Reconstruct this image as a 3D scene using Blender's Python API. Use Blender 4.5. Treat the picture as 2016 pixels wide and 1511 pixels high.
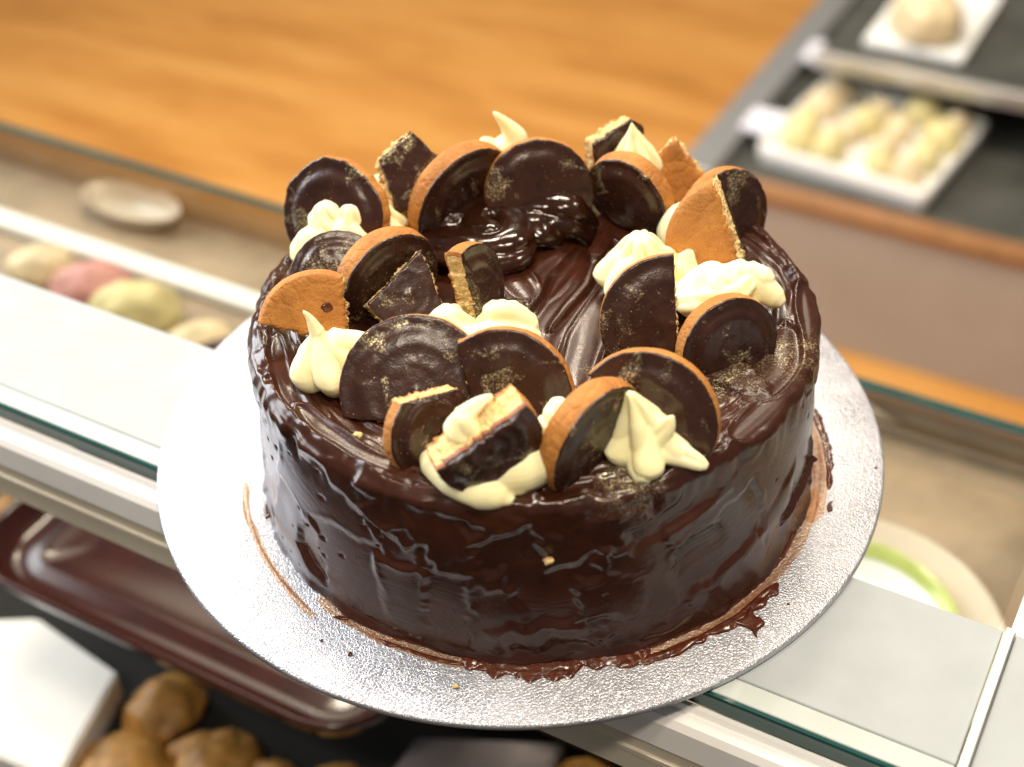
import bpy, bmesh, math, random
import numpy as np
from mathutils import Vector, Matrix

# ------------------------------------------------------------------ clear / camera / light
for o in list(bpy.data.objects):
    bpy.data.objects.remove(o)
S = bpy.context.scene
COL = S.collection

cd = bpy.data.cameras.new("camera")
cam = bpy.data.objects.new("camera", cd)
COL.objects.link(cam)
PITCH, ROLL, DIST = 0.698575, -0.0395947, 0.607723
fw = np.array([0, math.cos(PITCH), -math.sin(PITCH)])
rt = np.array([1.0, 0, 0]); up = np.cross(rt, fw)
r2 = math.cos(ROLL) * rt + math.sin(ROLL) * up
u2 = -math.sin(ROLL) * rt + math.cos(ROLL) * up
CP = np.array([-0.0020855, 0.0290453, 0.0]) - DIST * fw
cam.matrix_world = Matrix([[r2[i], u2[i], -fw[i], CP[i]] for i in range(3)] + [[0, 0, 0, 1]])
cd.sensor_width = 36.0
cd.lens = 2700 / 2016 * 36.0
cd.clip_start = 0.01
cd.clip_end = 60
cd.dof.use_dof = True
cd.dof.focus_distance = 0.502
cd.dof.aperture_fstop = 5.6
S.camera = cam

W = bpy.data.worlds.new("World"); S.world = W; W.use_nodes = True
W.node_tree.nodes["Background"].inputs[0].default_value = (1.0, 0.93, 0.85, 1)
W.node_tree.nodes["Background"].inputs[1].default_value = 0.20

def area(name, loc, target, sx, sy, power, color):
    l = bpy.data.lights.new(name, 'AREA'); l.shape = 'RECTANGLE'; l.size = sx; l.size_y = sy
    l.energy = power; l.color = color
    o = bpy.data.objects.new(name, l); COL.objects.link(o); o.location = loc
    o.rotation_euler = (Vector(target) - Vector(loc)).to_track_quat('-Z', 'Y').to_euler()
    return o
# the shop window on the left, and the rows of ceiling panels
area("window_light", (-1.80, 1.10, 0.90), (0, 0, 0.03), 1.6, 1.5, 92, (0.93, 0.97, 1.0))
for i, (x, y) in enumerate([(-0.25, 0.9), (0.25, 0.9), (-0.1, 1.9), (1.2, 0.2), (0.2, -0.5), (-0.45, -1.0)]):  # last one, near the camera, is an extra added to brighten the rail front
    area("ceiling_light", (x, y, 1.75), (x, y, 0), 0.34, 0.14, 20 if y > 0 else 22, (1.0, 0.86, 0.68))
area("shop_ceiling_light", (0.0, 2.6, 1.8), (0, 2.6, 0), 1.6, 1.6, 34, (1.0, 0.88, 0.7))

S.view_settings.view_transform = 'Standard'
S.view_settings.look = 'None'
S.view_settings.exposure = -0.18
S.view_settings.gamma = 1.0
S.view_settings.use_curve_mapping = False
S.cycles.max_bounces = 6
S.cycles.transparent_max_bounces = 12
S.cycles.caustics_reflective = False
S.cycles.caustics_refractive = False
S.cycles.use_denoising = True
S.cycles.sample_clamp_indirect = 6.0

# ------------------------------------------------------------------ noise
rng = np.random.RandomState(7)
_perm = rng.permutation(256); _perm = np.r_[_perm, _perm, _perm]
_g = rng.normal(size=(256, 3)); _g /= np.linalg.norm(_g, axis=1)[:, None]
def pn(x, y, z=0.0):
    x, y, z = np.broadcast_arrays(np.asarray(x, float), np.asarray(y, float), np.asarray(z, float))
    xi, yi, zi = np.floor(x).astype(int), np.floor(y).astype(int), np.floor(z).astype(int)
    xf, yf, zf = x - xi, y - yi, z - zi
    f = lambda t: t * t * t * (t * (t * 6 - 15) + 10)
    u, v, w = f(xf), f(yf), f(zf)
    xi &= 255; yi &= 255; zi &= 255
    def gr(a, b, c):
        g = _g[_perm[_perm[_perm[xi + a] + yi + b] + zi + c]]
        return g[..., 0] * (xf - a) + g[..., 1] * (yf - b) + g[..., 2] * (zf - c)
    l = lambda a, b, t: a + t * (b - a)
    return 1.4 * l(l(l(gr(0,0,0), gr(1,0,0), u), l(gr(0,1,0), gr(1,1,0), u), v),
                   l(l(gr(0,0,1), gr(1,0,1), u), l(gr(0,1,1), gr(1,1,1), u), v), w)
def sstep(a, b, x):
    t = np.clip((x - a) / (b - a), 0, 1)
    return t * t * (3 - 2 * t)

# ------------------------------------------------------------------ mesh helpers
def mesh_np(name, verts, faces, mats, parent=None, smooth=True, fmat=None):
    me = bpy.data.meshes.new(name)
    verts = np.asarray(verts, float)
    if isinstance(faces, np.ndarray):
        n, k = faces.shape
        me.vertices.add(len(verts)); me.vertices.foreach_set("co", verts.ravel())
        me.loops.add(n * k); me.loops.foreach_set("vertex_index", faces.ravel().astype(np.int32))
        me.polygons.add(n)
        me.polygons.foreach_set("loop_start", np.arange(0, n * k, k, dtype=np.int32))
    else:
        me.from_pydata([tuple(v) for v in verts], [], faces)
    if not isinstance(mats, (list, tuple)): mats = [mats]
    for m in mats: me.materials.append(m)
    if fmat is not None: me.polygons.foreach_set("material_index", np.asarray(fmat, np.int32))
    me.update(calc_edges=True); me.validate()
    me.polygons.foreach_set("use_smooth", np.full(len(me.polygons), smooth))
    o = bpy.data.objects.new(name, me); COL.objects.link(o)
    if parent: o.parent = parent
    return o
def empty(name, loc=(0, 0, 0), rz=0.0):
    o = bpy.data.objects.new(name, None); COL.objects.link(o); o.location = loc; o.rotation_euler = (0, 0, rz)
    o.empty_display_size = 0.02
    return o
def tag(o, label=None, cat=None, group=None, kind=None):
    if label: o["label"] = label
    if cat: o["category"] = cat
    if group: o["group"] = group
    if kind: o["kind"] = kind
    return o
def box(name, x0, x1, y0, y1, z0, z1, mat, parent=None, bev=0.0):
    bm = bmesh.new(); bmesh.ops.create_cube(bm, size=1.0)
    for v in bm.verts:
        v.co = ((x0 + x1) / 2 + v.co.x * (x1 - x0), (y0 + y1) / 2 + v.co.y * (y1 - y0), (z0 + z1) / 2 + v.co.z * (z1 - z0))
    if bev: bmesh.ops.bevel(bm, geom=bm.edges[:], offset=bev, segments=3, profile=0.5, affect='EDGES')
    me = bpy.data.meshes.new(name); bm.to_mesh(me); bm.free(); me.materials.append(mat)
    o = bpy.data.objects.new(name, me); COL.objects.link(o)
    if parent: o.parent = parent
    if bev: me.polygons.foreach_set("use_smooth", [False] * len(me.polygons))
    return o
def extrude_x(name, prof, x0, x1, mat, parent=None, closed=True, smooth=False, rows=1):
    prof = np.array(prof); n = len(prof)
    xs = np.linspace(x0, x1, rows + 1)
    v = np.array([[x, p[0], p[1]] for x in xs for p in prof])
    f = []
    m = n if closed else n - 1
    for i in range(rows):
        for j in range(m):
            f.append((i * n + j, i * n + (j + 1) % n, (i + 1) * n + (j + 1) % n, (i + 1) * n + j))
    if closed: f += [tuple(range(n - 1, -1, -1)), tuple(rows * n + k for k in range(n))]
    return mesh_np(name, v, f, mat, parent, smooth)
def lathe(name, prof, mat, parent=None, n=96, loc=(0, 0, 0), wob=0.0, smooth=True):
    prof = np.array(prof); k = len(prof); th = np.linspace(0, 2 * math.pi, n, endpoint=False)
    v = np.zeros((n, k, 3)); w = 1 + wob * pn(np.cos(th) * 2, np.sin(th) * 2, loc[0] * 50)
    v[..., 0] = np.cos(th)[:, None] * prof[:, 0] * w[:, None] + loc[0]
    v[..., 1] = np.sin(th)[:, None] * prof[:, 0] * w[:, None] + loc[1]
    v[..., 2] = prof[:, 1] + loc[2]
    i, j = np.meshgrid(np.arange(n), np.arange(k - 1), indexing='ij'); i2 = (i + 1) % n
    f = np.stack([i * k + j, i2 * k + j, i2 * k + j + 1, i * k + j + 1], -1).reshape(-1, 4)
    return mesh_np(name, v.reshape(-1, 3), f, mat, parent, smooth)

# ------------------------------------------------------------------ materials
class NT:
    def __init__(s, name):
        s.m = bpy.data.materials.new(name); s.m.use_nodes = True; s.t = s.m.node_tree; s.t.nodes.clear()
        s.out = s.n('ShaderNodeOutputMaterial')
    def n(s, ty, **kw):
        nd = s.t.nodes.new(ty)
        for k, v in kw.items(): setattr(nd, k, v)
        return nd
    def l(s, a, b): s.t.links.new(a, b)
    def coord(s, kind='Object', scale=(1, 1, 1), rnd=False, rot=(0, 0, 0)):
        tc = s.n('ShaderNodeTexCoord'); mp = s.n('ShaderNodeMapping'); mp.inputs['Scale'].default_value = scale
        mp.inputs['Rotation'].default_value = rot
        s.l(tc.outputs[kind], mp.inputs['Vector'])
        if rnd:
            oi = s.n('ShaderNodeObjectInfo'); mu = s.n('ShaderNodeMath', operation='MULTIPLY'); mu.inputs[1].default_value = 57.0
            s.l(oi.outputs['Random'], mu.inputs[0]); s.l(mu.outputs[0], mp.inputs['Location'])
        return mp.outputs[0]
    def noise(s, vec, scale, detail=4, rough=0.5, dist=0.0):
        nd = s.n('ShaderNodeTexNoise'); s.l(vec, nd.inputs['Vector']); nd.inputs['Scale'].default_value = scale
        nd.inputs['Detail'].default_value = detail; nd.inputs['Roughness'].default_value = rough; nd.inputs['Distortion'].default_value = dist
        return nd.outputs['Fac']
    def vor(s, vec, scale, feature='F1', out='Distance', rand=1.0):
        nd = s.n('ShaderNodeTexVoronoi', feature=feature); s.l(vec, nd.inputs['Vector']); nd.inputs['Scale'].default_value = scale
        nd.inputs['Randomness'].default_value = rand
        return nd.outputs[out]
    def ramp(s, fac, stops):
        nd = s.n('ShaderNodeValToRGB'); el = nd.color_ramp.elements
        while len(el) < len(stops): el.new(0.5)
        for e, (p, c) in zip(el, stops):
            e.position = p; e.color = c if len(c) == 4 else (*c, 1)
        s.l(fac, nd.inputs[0]); return nd.outputs[0]
    def rng(s, fac, a, b, c=0.0, d=1.0):
        nd = s.n('ShaderNodeMapRange'); s.l(fac, nd.inputs[0])
        for i, v in enumerate((a, b, c, d)): nd.inputs[i + 1].default_value = v
        return nd.outputs[0]
    def math(s, op, a, b):
        nd = s.n('ShaderNodeMath', operation=op)
        for i, v in enumerate((a, b)):
            if isinstance(v, (int, float)): nd.inputs[i].default_value = v
            else: s.l(v, nd.inputs[i])
        return nd.outputs[0]
    def mix(s, fac, a, b):
        nd = s.n('ShaderNodeMix', data_type='RGBA')
        for k, v in ((0, fac), (6, a), (7, b)):
            if isinstance(v, (int, float)): nd.inputs[k].default_value = v
            elif isinstance(v, tuple): nd.inputs[k].default_value = (*v, 1)
            else: s.l(v, nd.inputs[k])
        return nd.outputs[2]
    def bump(s, h, strength, dist, nrm=None):
        nd = s.n('ShaderNodeBump'); nd.inputs['Strength'].default_value = strength; nd.inputs['Distance'].default_value = dist
        s.l(h, nd.inputs['Height'])
        if nrm is not None: s.l(nrm, nd.inputs['Normal'])
        return nd.outputs[0]
    def bsdf(s, normal=None, **kw):
        b = s.n('ShaderNodeBsdfPrincipled')
        for k, v in kw.items():
            k = k.replace('_', ' ')
            if isinstance(v, (int, float)): b.inputs[k].default_value = v
            elif isinstance(v, tuple): b.inputs[k].default_value = v if len(v) != 3 or 'Radius' in k else (*v, 1)
            else: s.l(v, b.inputs[k])
        if normal is not None: s.l(normal, b.inputs['Normal'])
        s.l(b.outputs[0], s.out.inputs[0]); return b
def simple(name, color, rough=0.5, metal=0.0, var=0.15, scale=60, **kw):
    t = NT(name); c = t.coord(); f = t.noise(c, scale, 5, 0.6)
    dk = tuple(x * (1 - var) for x in color); lt = tuple(min(1, x * (1 + var)) for x in color)
    t.bsdf(Base_Color=t.ramp(f, [(0.3, dk), (0.7, lt)]), Roughness=rough, Metallic=metal, **kw)
    return t.m

def gold_mix(t, c, patch, base, rough):
    """edible gold lustre dust: fine flecks gathered in brushed patches"""
    fleck = t.rng(t.vor(c, 900), 0.14, 0.26, 1.0, 0.0)
    fleck2 = t.rng(t.noise(c, 1150, 3, 0.6), 0.53, 0.60)
    fl = t.math('MAXIMUM', fleck, fleck2)
    fac = t.math('MULTIPLY', fl, patch)
    haze = t.math('MULTIPLY', patch, 0.07)
    fac = t.math('MINIMUM', t.math('ADD', fac, haze), 1.0)
    col = t.mix(fac, base, (0.92, 0.80, 0.50))
    met = t.math('MULTIPLY', fac, 0.95)
    ro = t.math('ADD', rough, t.math('MULTIPLY', fac, 0.10)) if not isinstance(rough, float) else t.rng(fac, 0, 1, rough, 0.45)
    return col, met, ro

def mat_choc():                                     # hard chocolate on the biscuits, dusted with gold
    t = NT("biscuit_chocolate"); c = t.coord(rnd=True)
    base = t.ramp(t.noise(c, 120, 5, 0.6), [(0.3, (0.023, 0.0082, 0.0056)), (0.75, (0.050, 0.0185, 0.012))])
    patch = t.rng(t.noise(c, 70, 4, 0.6, 0.8), 0.57, 0.72, 0.0, 1.0)
    sprinkle = t.math('MULTIPLY', t.rng(t.vor(c, 640), 0.08, 0.15, 0.9, 0.0), t.rng(t.noise(c, 110, 3, 0.6), 0.45, 0.62))
    p2 = t.math('MAXIMUM', patch, sprinkle)
    col, met, ro = gold_mix(t, c, p2, base, 0.27)
    h = t.math('ADD', t.noise(c, 240, 4, 0.55), t.math('MULTIPLY', t.noise(c, 1400, 2, 0.5), 0.15))
    t.bsdf(t.bump(h, 0.22, 0.0012), Base_Color=col, Metallic=met, Roughness=ro, IOR=1.5)
    return t.m
def mat_crust():
    t = NT("biscuit_crust"); c = t.coord(rnd=True)
    n1 = t.noise(c, 90, 5, 0.6)
    col = t.ramp(n1, [(0.25, (0.32, 0.118, 0.018)), (0.55, (0.47, 0.190, 0.034)), (0.85, (0.60, 0.28, 0.068))])
    dark = t.rng(t.noise(c, 300, 3, 0.5), 0.68, 0.76)
    col = t.mix(t.math('MULTIPLY', dark, 0.5), col, (0.20, 0.06, 0.015))
    spark = t.math('MULTIPLY', t.rng(t.vor(c, 760), 0.07, 0.12, 0.7, 0.0), t.rng(t.noise(c, 130, 2, 0.5), 0.5, 0.62))
    col = t.mix(spark, col, (0.9, 0.72, 0.42))
    cr = t.vor(c, 130, 'DISTANCE_TO_EDGE')
    crack = t.rng(t.math('ADD', cr, t.math('MULTIPLY', t.noise(c, 260, 4, 0.6), 0.25)), 0.08, 0.24)
    h = t.math('ADD', t.math('MULTIPLY', crack, 0.35), t.math('ADD', t.noise(c, 420, 4, 0.6), t.math('MULTIPLY', t.noise(c, 1600, 3, 0.6), 0.4)))
    t.bsdf(t.bump(h, 0.9, 0.0010), Base_Color=col, Roughness=0.68)
    return t.m
def mat_crumb():
    t = NT("biscuit_crumb"); c = t.coord(rnd=True)
    col = t.ramp(t.noise(c, 420, 5, 0.7), [(0.3, (0.62, 0.34, 0.10)), (0.5, (0.82, 0.60, 0.27)), (0.75, (0.90, 0.74, 0.42))])
    h = t.math('ADD', t.noise(c, 700, 4, 0.65), t.math('MULTIPLY', t.vor(c, 900), 0.6))
    t.bsdf(t.bump(h, 0.9, 0.0014), Base_Color=col, Roughness=0.85)
    return t.m
def mat_cream():
    t = NT("buttercream"); c = t.coord(rnd=True)
    col = t.ramp(t.noise(c, 70, 4, 0.5), [(0.3, (0.96, 0.86, 0.49)), (0.7, (0.98, 0.91, 0.60))])
    h = t.math('ADD', t.noise(c, 260, 3, 0.5), t.math('MULTIPLY', t.noise(c, 1300, 3, 0.6), 0.25))
    t.bsdf(t.bump(h, 0.16, 0.0012), Base_Color=col, Roughness=0.42, IOR=1.42, Subsurface_Weight=0.55, Subsurface_Radius=(1.0, 0.75, 0.35), Subsurface_Scale=0.0028)
    return t.m
def mat_frost():
    t = NT("chocolate_frosting"); c = t.coord()
    base = t.ramp(t.noise(c, 55, 5, 0.6), [(0.3, (0.024, 0.0066, 0.0034)), (0.7, (0.052, 0.0148, 0.0072))])
    at = t.n('ShaderNodeAttribute'); at.attribute_name = 'gold'
    patch = t.math('MULTIPLY', at.outputs['Fac'], t.rng(t.noise(c, 150, 4, 0.6), 0.38, 0.66))
    rough = t.rng(t.noise(c, 40, 4, 0.6), 0.3, 0.7, 0.17, 0.30)
    col, met, ro = gold_mix(t, c, patch, base, rough)
    pits = t.rng(t.vor(c, 260), 0.05, 0.16, -1.0, 0.0)
    h = t.math('ADD', t.math('MULTIPLY', t.noise(c, 170, 5, 0.6), 1.0), t.math('ADD', t.math('MULTIPLY', t.noise(c, 420, 3, 0.6), 0.12), t.math('MULTIPLY', pits, 0.5)))
    t.bsdf(t.bump(h, 0.10, 0.0010), Base_Color=col, Metallic=met, Roughness=ro, IOR=1.48)
    return t.m
def mat_board():
    t = NT("silver_foil"); c = t.coord()
    w = t.n('ShaderNodeTexNoise'); t.l(c, w.inputs['Vector']); w.inputs['Scale'].default_value = 420; w.inputs['Detail'].default_value = 1
    mp = t.n('ShaderNodeVectorMath', operation='MULTIPLY_ADD'); t.l(w.outputs['Color'], mp.inputs[0]); mp.inputs[1].default_value = (0.0016,) * 3; t.l(c, mp.inputs[2])
    v1 = t.vor(mp.outputs[0], 800, 'DISTANCE_TO_EDGE')
    worm = t.rng(v1, 0.02, 0.22)
    h = t.math('ADD', worm, t.math('MULTIPLY', t.noise(c, 900, 2, 0.5), 0.8))
    big = t.noise(c, 45, 4, 0.6)
    col = t.ramp(big, [(0.3, (0.47, 0.48, 0.53)), (0.7, (0.60, 0.61, 0.67))])
    t.bsdf(t.bump(h, 0.45, 0.00030), Base_Color=col, Metallic=0.8, Roughness=t.rng(big, 0.3, 0.7, 0.36, 0.46))
    return t.m
def mat_film(name, col, dens):                      # thin scraped film of chocolate on the board
    t = NT(name); c = t.coord()
    b = t.n('ShaderNodeBsdfPrincipled'); b.inputs['Base Color'].default_value = (*col, 1); b.inputs['Roughness'].default_value = 0.4
    tr = t.n('ShaderNodeBsdfTransparent'); tr.inputs[0].default_value = (1, 0.86, 0.72, 1)
    mx = t.n('ShaderNodeMixShader')
    at = t.n('ShaderNodeAttribute'); at.attribute_name = 'dens'
    f = t.math('MULTIPLY', at.outputs['Fac'], t.rng(t.noise(c, 500, 4, 0.6), 0.3, 0.62, 0.35, dens))
    t.l(f, mx.inputs[0]); t.l(tr.outputs[0], mx.inputs[1]); t.l(b.outputs[0], mx.inputs[2]); t.l(mx.outputs[0], t.out.inputs[0])
    return t.m
def mat_pane(name, tint, refl=1.0):                 # thin window pane
    t = NT(name); c = t.coord()
    tr = t.n('ShaderNodeBsdfTransparent'); tr.inputs[0].default_value = (*tint, 1)
    gl = t.n('ShaderNodeBsdfGlossy'); gl.inputs['Roughness'].default_value = 0.03
    fr = t.n('ShaderNodeFresnel'); fr.inputs[0].default_value = 1.45
    sm = t.rng(t.noise(c, 8, 4, 0.6), 0.4, 0.8, 0.0, 0.05)
    ge = t.n('ShaderNodeNewGeometry'); front = t.math('SUBTRACT', 1.0, ge.outputs['Backfacing'])
    mx = t.n('ShaderNodeMixShader'); t.l(t.math('ADD', t.math('MULTIPLY', t.math('MULTIPLY', fr.outputs[0], refl), front), sm), mx.inputs[0])
    t.l(tr.outputs[0], mx.inputs[1]); t.l(gl.outputs[0], mx.inputs[2]); t.l(mx.outputs[0], t.out.inputs[0])
    return t.m
def mat_floor():
    t = NT("wood_floor"); c = t.coord(scale=(1, 1, 1), rot=(0, 0, math.radians(30.4)))
    st = t.n('ShaderNodeMapping'); st.inputs['Scale'].default_value = (1.6, 9.0, 1); t.l(c, st.inputs['Vector'])
    g = t.noise(st.outputs[0], 1.6, 6, 0.55, 0.3)
    g2 = t.noise(st.outputs[0], 12, 4, 0.6)
    f = t.math('ADD', t.math('MULTIPLY', g, 0.8), t.math('MULTIPLY', g2, 0.2))
    col = t.ramp(f, [(0.30, (0.36, 0.140, 0.022)), (0.50, (0.52, 0.235, 0.050)), (0.72, (0.62, 0.32, 0.090))])
    t.bsdf(Base_Color=col, Roughness=0.38)
    return t.m

def mat_gloss():
    t = NT('glossy_ganache'); c = t.coord()
    base = t.ramp(t.noise(c, 80, 4, 0.5), [(0.3, (0.014, 0.0042, 0.002)), (0.7, (0.030, 0.0095, 0.0045))])
    h = t.noise(c, 140, 3, 0.5)
    t.bsdf(t.bump(h, 0.15, 0.001), Base_Color=base, Roughness=0.13, IOR=1.5)
    return t.m
M = dict(gloss=mat_gloss(), choc=mat_choc(), crust=mat_crust(), crumb=mat_crumb(), cream=mat_cream(), frost=mat_frost(), board=mat_board(),
         film=mat_film("chocolate_film", (0.22, 0.065, 0.016), 0.8), floor=mat_floor(),
         pane=mat_pane("display_glass", (0.93, 0.94, 0.91)),
         jelly=simple("orange_jelly", (0.22, 0.055, 0.006), 0.5, 0, 0.3, 300),
         smear=simple("wet_chocolate", (0.075, 0.017, 0.006), 0.22, 0, 0.4, 200),
         white_glass=simple("white_backed_glass", (0.40, 0.44, 0.465), 0.10, 0, 0.06, 30),
         joint=simple('glass_joint_edge', (0.62, 0.70, 0.68), 0.1, 0, 0.05, 20),
         bevel_glass=simple("glass_bevel", (0.50, 0.55, 0.54), 0.1, 0, 0.05, 20),
         teal=simple("glass_edge", (0.012, 0.060, 0.058), 0.08, 0, 0.2, 20),
         rail=simple("white_rail", (0.86, 0.86, 0.85), 0.3, 0.0, 0.04, 20),
         alu=simple("beige_aluminium", (0.62, 0.56, 0.45), 0.4, 0.1, 0.06, 20),
         steel=simple("brushed_steel", (0.62, 0.62, 0.62), 0.3, 0.8, 0.06, 30),
         tan=simple("tan_deck", (0.30, 0.225, 0.150), 0.5, 0, 0.35, 12),
         cream_panel=simple("beige_panel", (0.37, 0.335, 0.30), 0.6, 0, 0.08, 6),
         woodtrim=simple("wood_trim", (0.26, 0.12, 0.045), 0.5, 0, 0.2, 30),
         black=simple("black_shelf", (0.006, 0.0055, 0.005), 0.9, 0, 0.4, 30),
         darkgreen=simple("dark_glass_deck", (0.060, 0.060, 0.052), 0.4, 0, 0.3, 12),
         grey=simple("grey_frame", (0.22, 0.22, 0.24), 0.35, 0.3, 0.15, 20),
         tray=simple("burgundy_melamine", (0.040, 0.008, 0.006), 0.17, 0, 0.25, 40),
         paper=simple("white_paper", (0.85, 0.85, 0.83), 0.6, 0, 0.03, 20),
         bun=simple("baked_bun", (0.36, 0.18, 0.040), 0.55, 0, 0.5, 45),
         pink=simple("pink_icing", (0.55, 0.25, 0.22), 0.5, 0, 0.15, 60),
         yellow=simple("yellow_icing", (0.62, 0.54, 0.26), 0.5, 0, 0.12, 60),
         pastry=simple("pale_pastry", (0.68, 0.55, 0.34), 0.55, 0, 0.22, 55),
         plate=simple("white_plate", (0.84, 0.85, 0.84), 0.15, 0, 0.02, 20),
         dish=simple('pale_dish', (0.62, 0.55, 0.45), 0.12, 0, 0.05, 20),
         green=simple("green_rim", (0.40, 0.47, 0.14), 0.2, 0, 0.15, 30),
         lilac=simple("price_card", (0.72, 0.72, 0.80), 0.6, 0, 0.06, 30),
         cloth=simple("grey_cloth", (0.20, 0.18, 0.19), 0.8, 0, 0.15, 40))

# ------------------------------------------------------------------ the setting
ROT = math.radians(-30.4)                                # the counter runs away to the left
fl = mesh_np("floor", [(-8, -4, -0.95), (8, -4, -0.95), (8, 14, -0.95), (-8, 14, -0.95)], [(0, 1, 2, 3)], M['floor'])
tag(fl, "orange wooden shop floor", kind="structure")

dc = empty("display_counter", (0, 0, 0), ROT)
tag(dc, "glass topped cake display counter with white rail under the silver cake board", "counter")
JA = 0.2105
box("top_panel", -1.3, JA - 0.0022, -0.0775, -0.0130, -0.0120, -0.0040, M['white_glass'], dc, 0.0008)
box("bevel_strip", -1.3, JA - 0.0022, -0.0868, -0.0778, -0.0116, -0.0042, M['bevel_glass'], dc, 0.0006)
box("glass_edge", -1.3, JA - 0.0022, -0.0884, -0.0869, -0.0125, -0.0046, M['teal'], dc)
box("top_panel", JA + 0.0022, 0.9, -0.1700, -0.0130, -0.0122, -0.0042, M['white_glass'], dc, 0.0008)
box("glass_joint", JA - 0.0016, JA + 0.0016, -0.1700, -0.0132, -0.0300, -0.0012, M['joint'], dc, 0.0004)
box("joint_seal", JA + 0.0017, JA + 0.0021, -0.1700, -0.0132, -0.0300, -0.0030, M['grey'], dc)
# rail profile under the glass edge: white rounded cap, beige body with one pale ridge
extrude_x("rail_cap", [(-0.0886, -0.0130), (-0.0905, -0.0128), (-0.0915, -0.0150), (-0.0930, -0.0152), (-0.0960, -0.0165),
                       (-0.0978, -0.0195), (-0.0980, -0.0330), (-0.0880, -0.0330)], -1.3, JA + 0.5, M['rail'], dc)
extrude_x("rail_body", [(-0.0882, -0.0332), (-0.0958, -0.0332), (-0.0960, -0.0420), (-0.0972, -0.0425), (-0.0972, -0.0450),
                        (-0.0958, -0.0455), (-0.0958, -0.0580), (-0.0880, -0.0580)], -1.3, JA + 0.5, M['alu'], dc)
# bowed front glass, its far trim and the post that carries the joint down
gp = [(-0.0125 + 0.3475 * t, -0.006 - 0.194 * t + 0.016 * math.sin(math.pi * t)) for t in np.linspace(0, 1, 22)]
gp[0] = (-0.0125, -0.006); gq = gp[::-1]
extrude_x("front_glass", gq, -1.3, JA - 0.004, M['pane'], dc, closed=False, smooth=True, rows=4)
extrude_x("front_glass", gq, JA + 0.004, 0.9, M['pane'], dc, closed=False, smooth=True, rows=4)
band = [(p[0] + 0.0006, p[1] + 0.0006) for p in gp] + [(p[0] - 0.003, p[1] - 0.005) for p in gp[::-1]]
extrude_x("glass_post", band, JA + 0.000, JA + 0.020, M['rail'], dc)
box("front_trim", -1.3, 0.9, 0.3330, 0.3400, -0.2120, -0.1995, M['teal'], dc, 0.001)
box("front_panel", -1.3, 0.9, 0.3335, 0.3400, -0.9490, -0.2122, M['tan'], dc)
box("deck", -1.3, 0.9, 0.0600, 0.3325, -0.2550, -0.2350, M['tan'], dc)
box("deck_riser", -1.3, 0.9, 0.0600, 0.0640, -0.3050, -0.2552, M['tan'], dc)
box("rear_shelf", -1.3, 0.9, -0.9000, 0.0595, -0.3250, -0.3050, M['black'], dc)  # near part is unseen, stretched out to keep orange floor reflections off the frosting
box("deck_rail", -1.3, -0.30, 0.2440, 0.2620, -0.2345, -0.2250, M['rail'], dc, 0.002)
# goods inside the counter, seen through the bowed glass
def loc(a, n, z):
    return (a * math.cos(ROT) - n * math.sin(ROT), a * math.sin(ROT) + n * math.cos(ROT), z)
def lump(name, c, sx, sy, sz, mat, label, cat, group=None, rz=0.0, sub=4, amp=.12, flat=True):
    bm = bmesh.new(); bmesh.ops.create_icosphere(bm, subdivisions=sub, radius=1.0)
    k = random.Random(label + str(c)).random() * 70
    for v in bm.verts:
        q = v.co.copy(); s = 1 + amp * float(pn(q.x * 1.5 + k, q.y * 1.5, q.z * 1.5)) + amp * .5 * float(pn(q.x * 4 + k, q.y * 4, q.z * 4))
        z = q.z
        if flat and z < -.35: z = -.35 - (abs(z) - .35) * .12
        v.co = (q.x * s * sx, q.y * s * sy, (z * s + .42) * sz)
    me = bpy.data.meshes.new(name); bm.to_mesh(me); bm.free(); me.materials.append(mat)
    me.polygons.foreach_set("use_smooth", [True] * len(me.polygons))
    o = bpy.data.objects.new(name, me); COL.objects.link(o); o.location = c; o.rotation_euler = (0, 0, rz)
    tag(o, label, cat, group); return o
def plate(name, c, R, label, rim=None, mat='plate'):
    e = empty(name, c)
    pr = [(0, .002), (R * .70, .002), (R * .76, .004), (R * .86, .010), (R * .985, .0155), (R, .016), (R * .99, .0135), (R * .8, .004), (R * .62, 0), (0, 0)]
    lathe("dish", pr, M[mat], e, 72)
    if rim: lathe("rim_band", [(R * .87, .0112), (R * .93, .0140), (R * .985, .0166), (R * 1.002, .0165), (R * 1.004, .0145)], M[rim], e, 72)
    tag(e, label, "plate"); return e
plate("oval_dish", loc(-0.548, 0.312, -0.2345), 0.046, "pale oval dish behind the counter glass at the left", None, 'dish').scale = (1.1, 0.5, 1)
bpy.data.objects["oval_dish"].rotation_euler[2] = ROT
lump("pink_cake", loc(-0.492, 0.205, -0.2345), .034, .022, .024, M['pink'], "pink iced cake under the counter glass at the left edge", "cake")
lump("yellow_cake", loc(-0.440, 0.196, -0.2345), .034, .024, .028, M['yellow'], "yellow iced cake beside the pink one under the counter glass", "cake")
lump("peach_bun", loc(-0.552, 0.212, -0.2345), .027, .020, .020, M['pastry'], "peach coloured bun left of the pink cake under glass", "bun")
lump("rosy_bun", loc(-0.380, 0.196, -0.2345), .026, .018, .016, M['pastry'], "pale bun between the yellow cake and the cake board under glass", "bun")
plate("rimmed_plate", loc(0.122, 0.152, -0.2335), 0.064, "white plate with green rim under the counter glass at the right", 'green')
plate("wide_dish", loc(0.124, 0.150, -0.2347), 0.087, "wide pale dish round the green rimmed plate under glass", None, 'dish')
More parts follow.
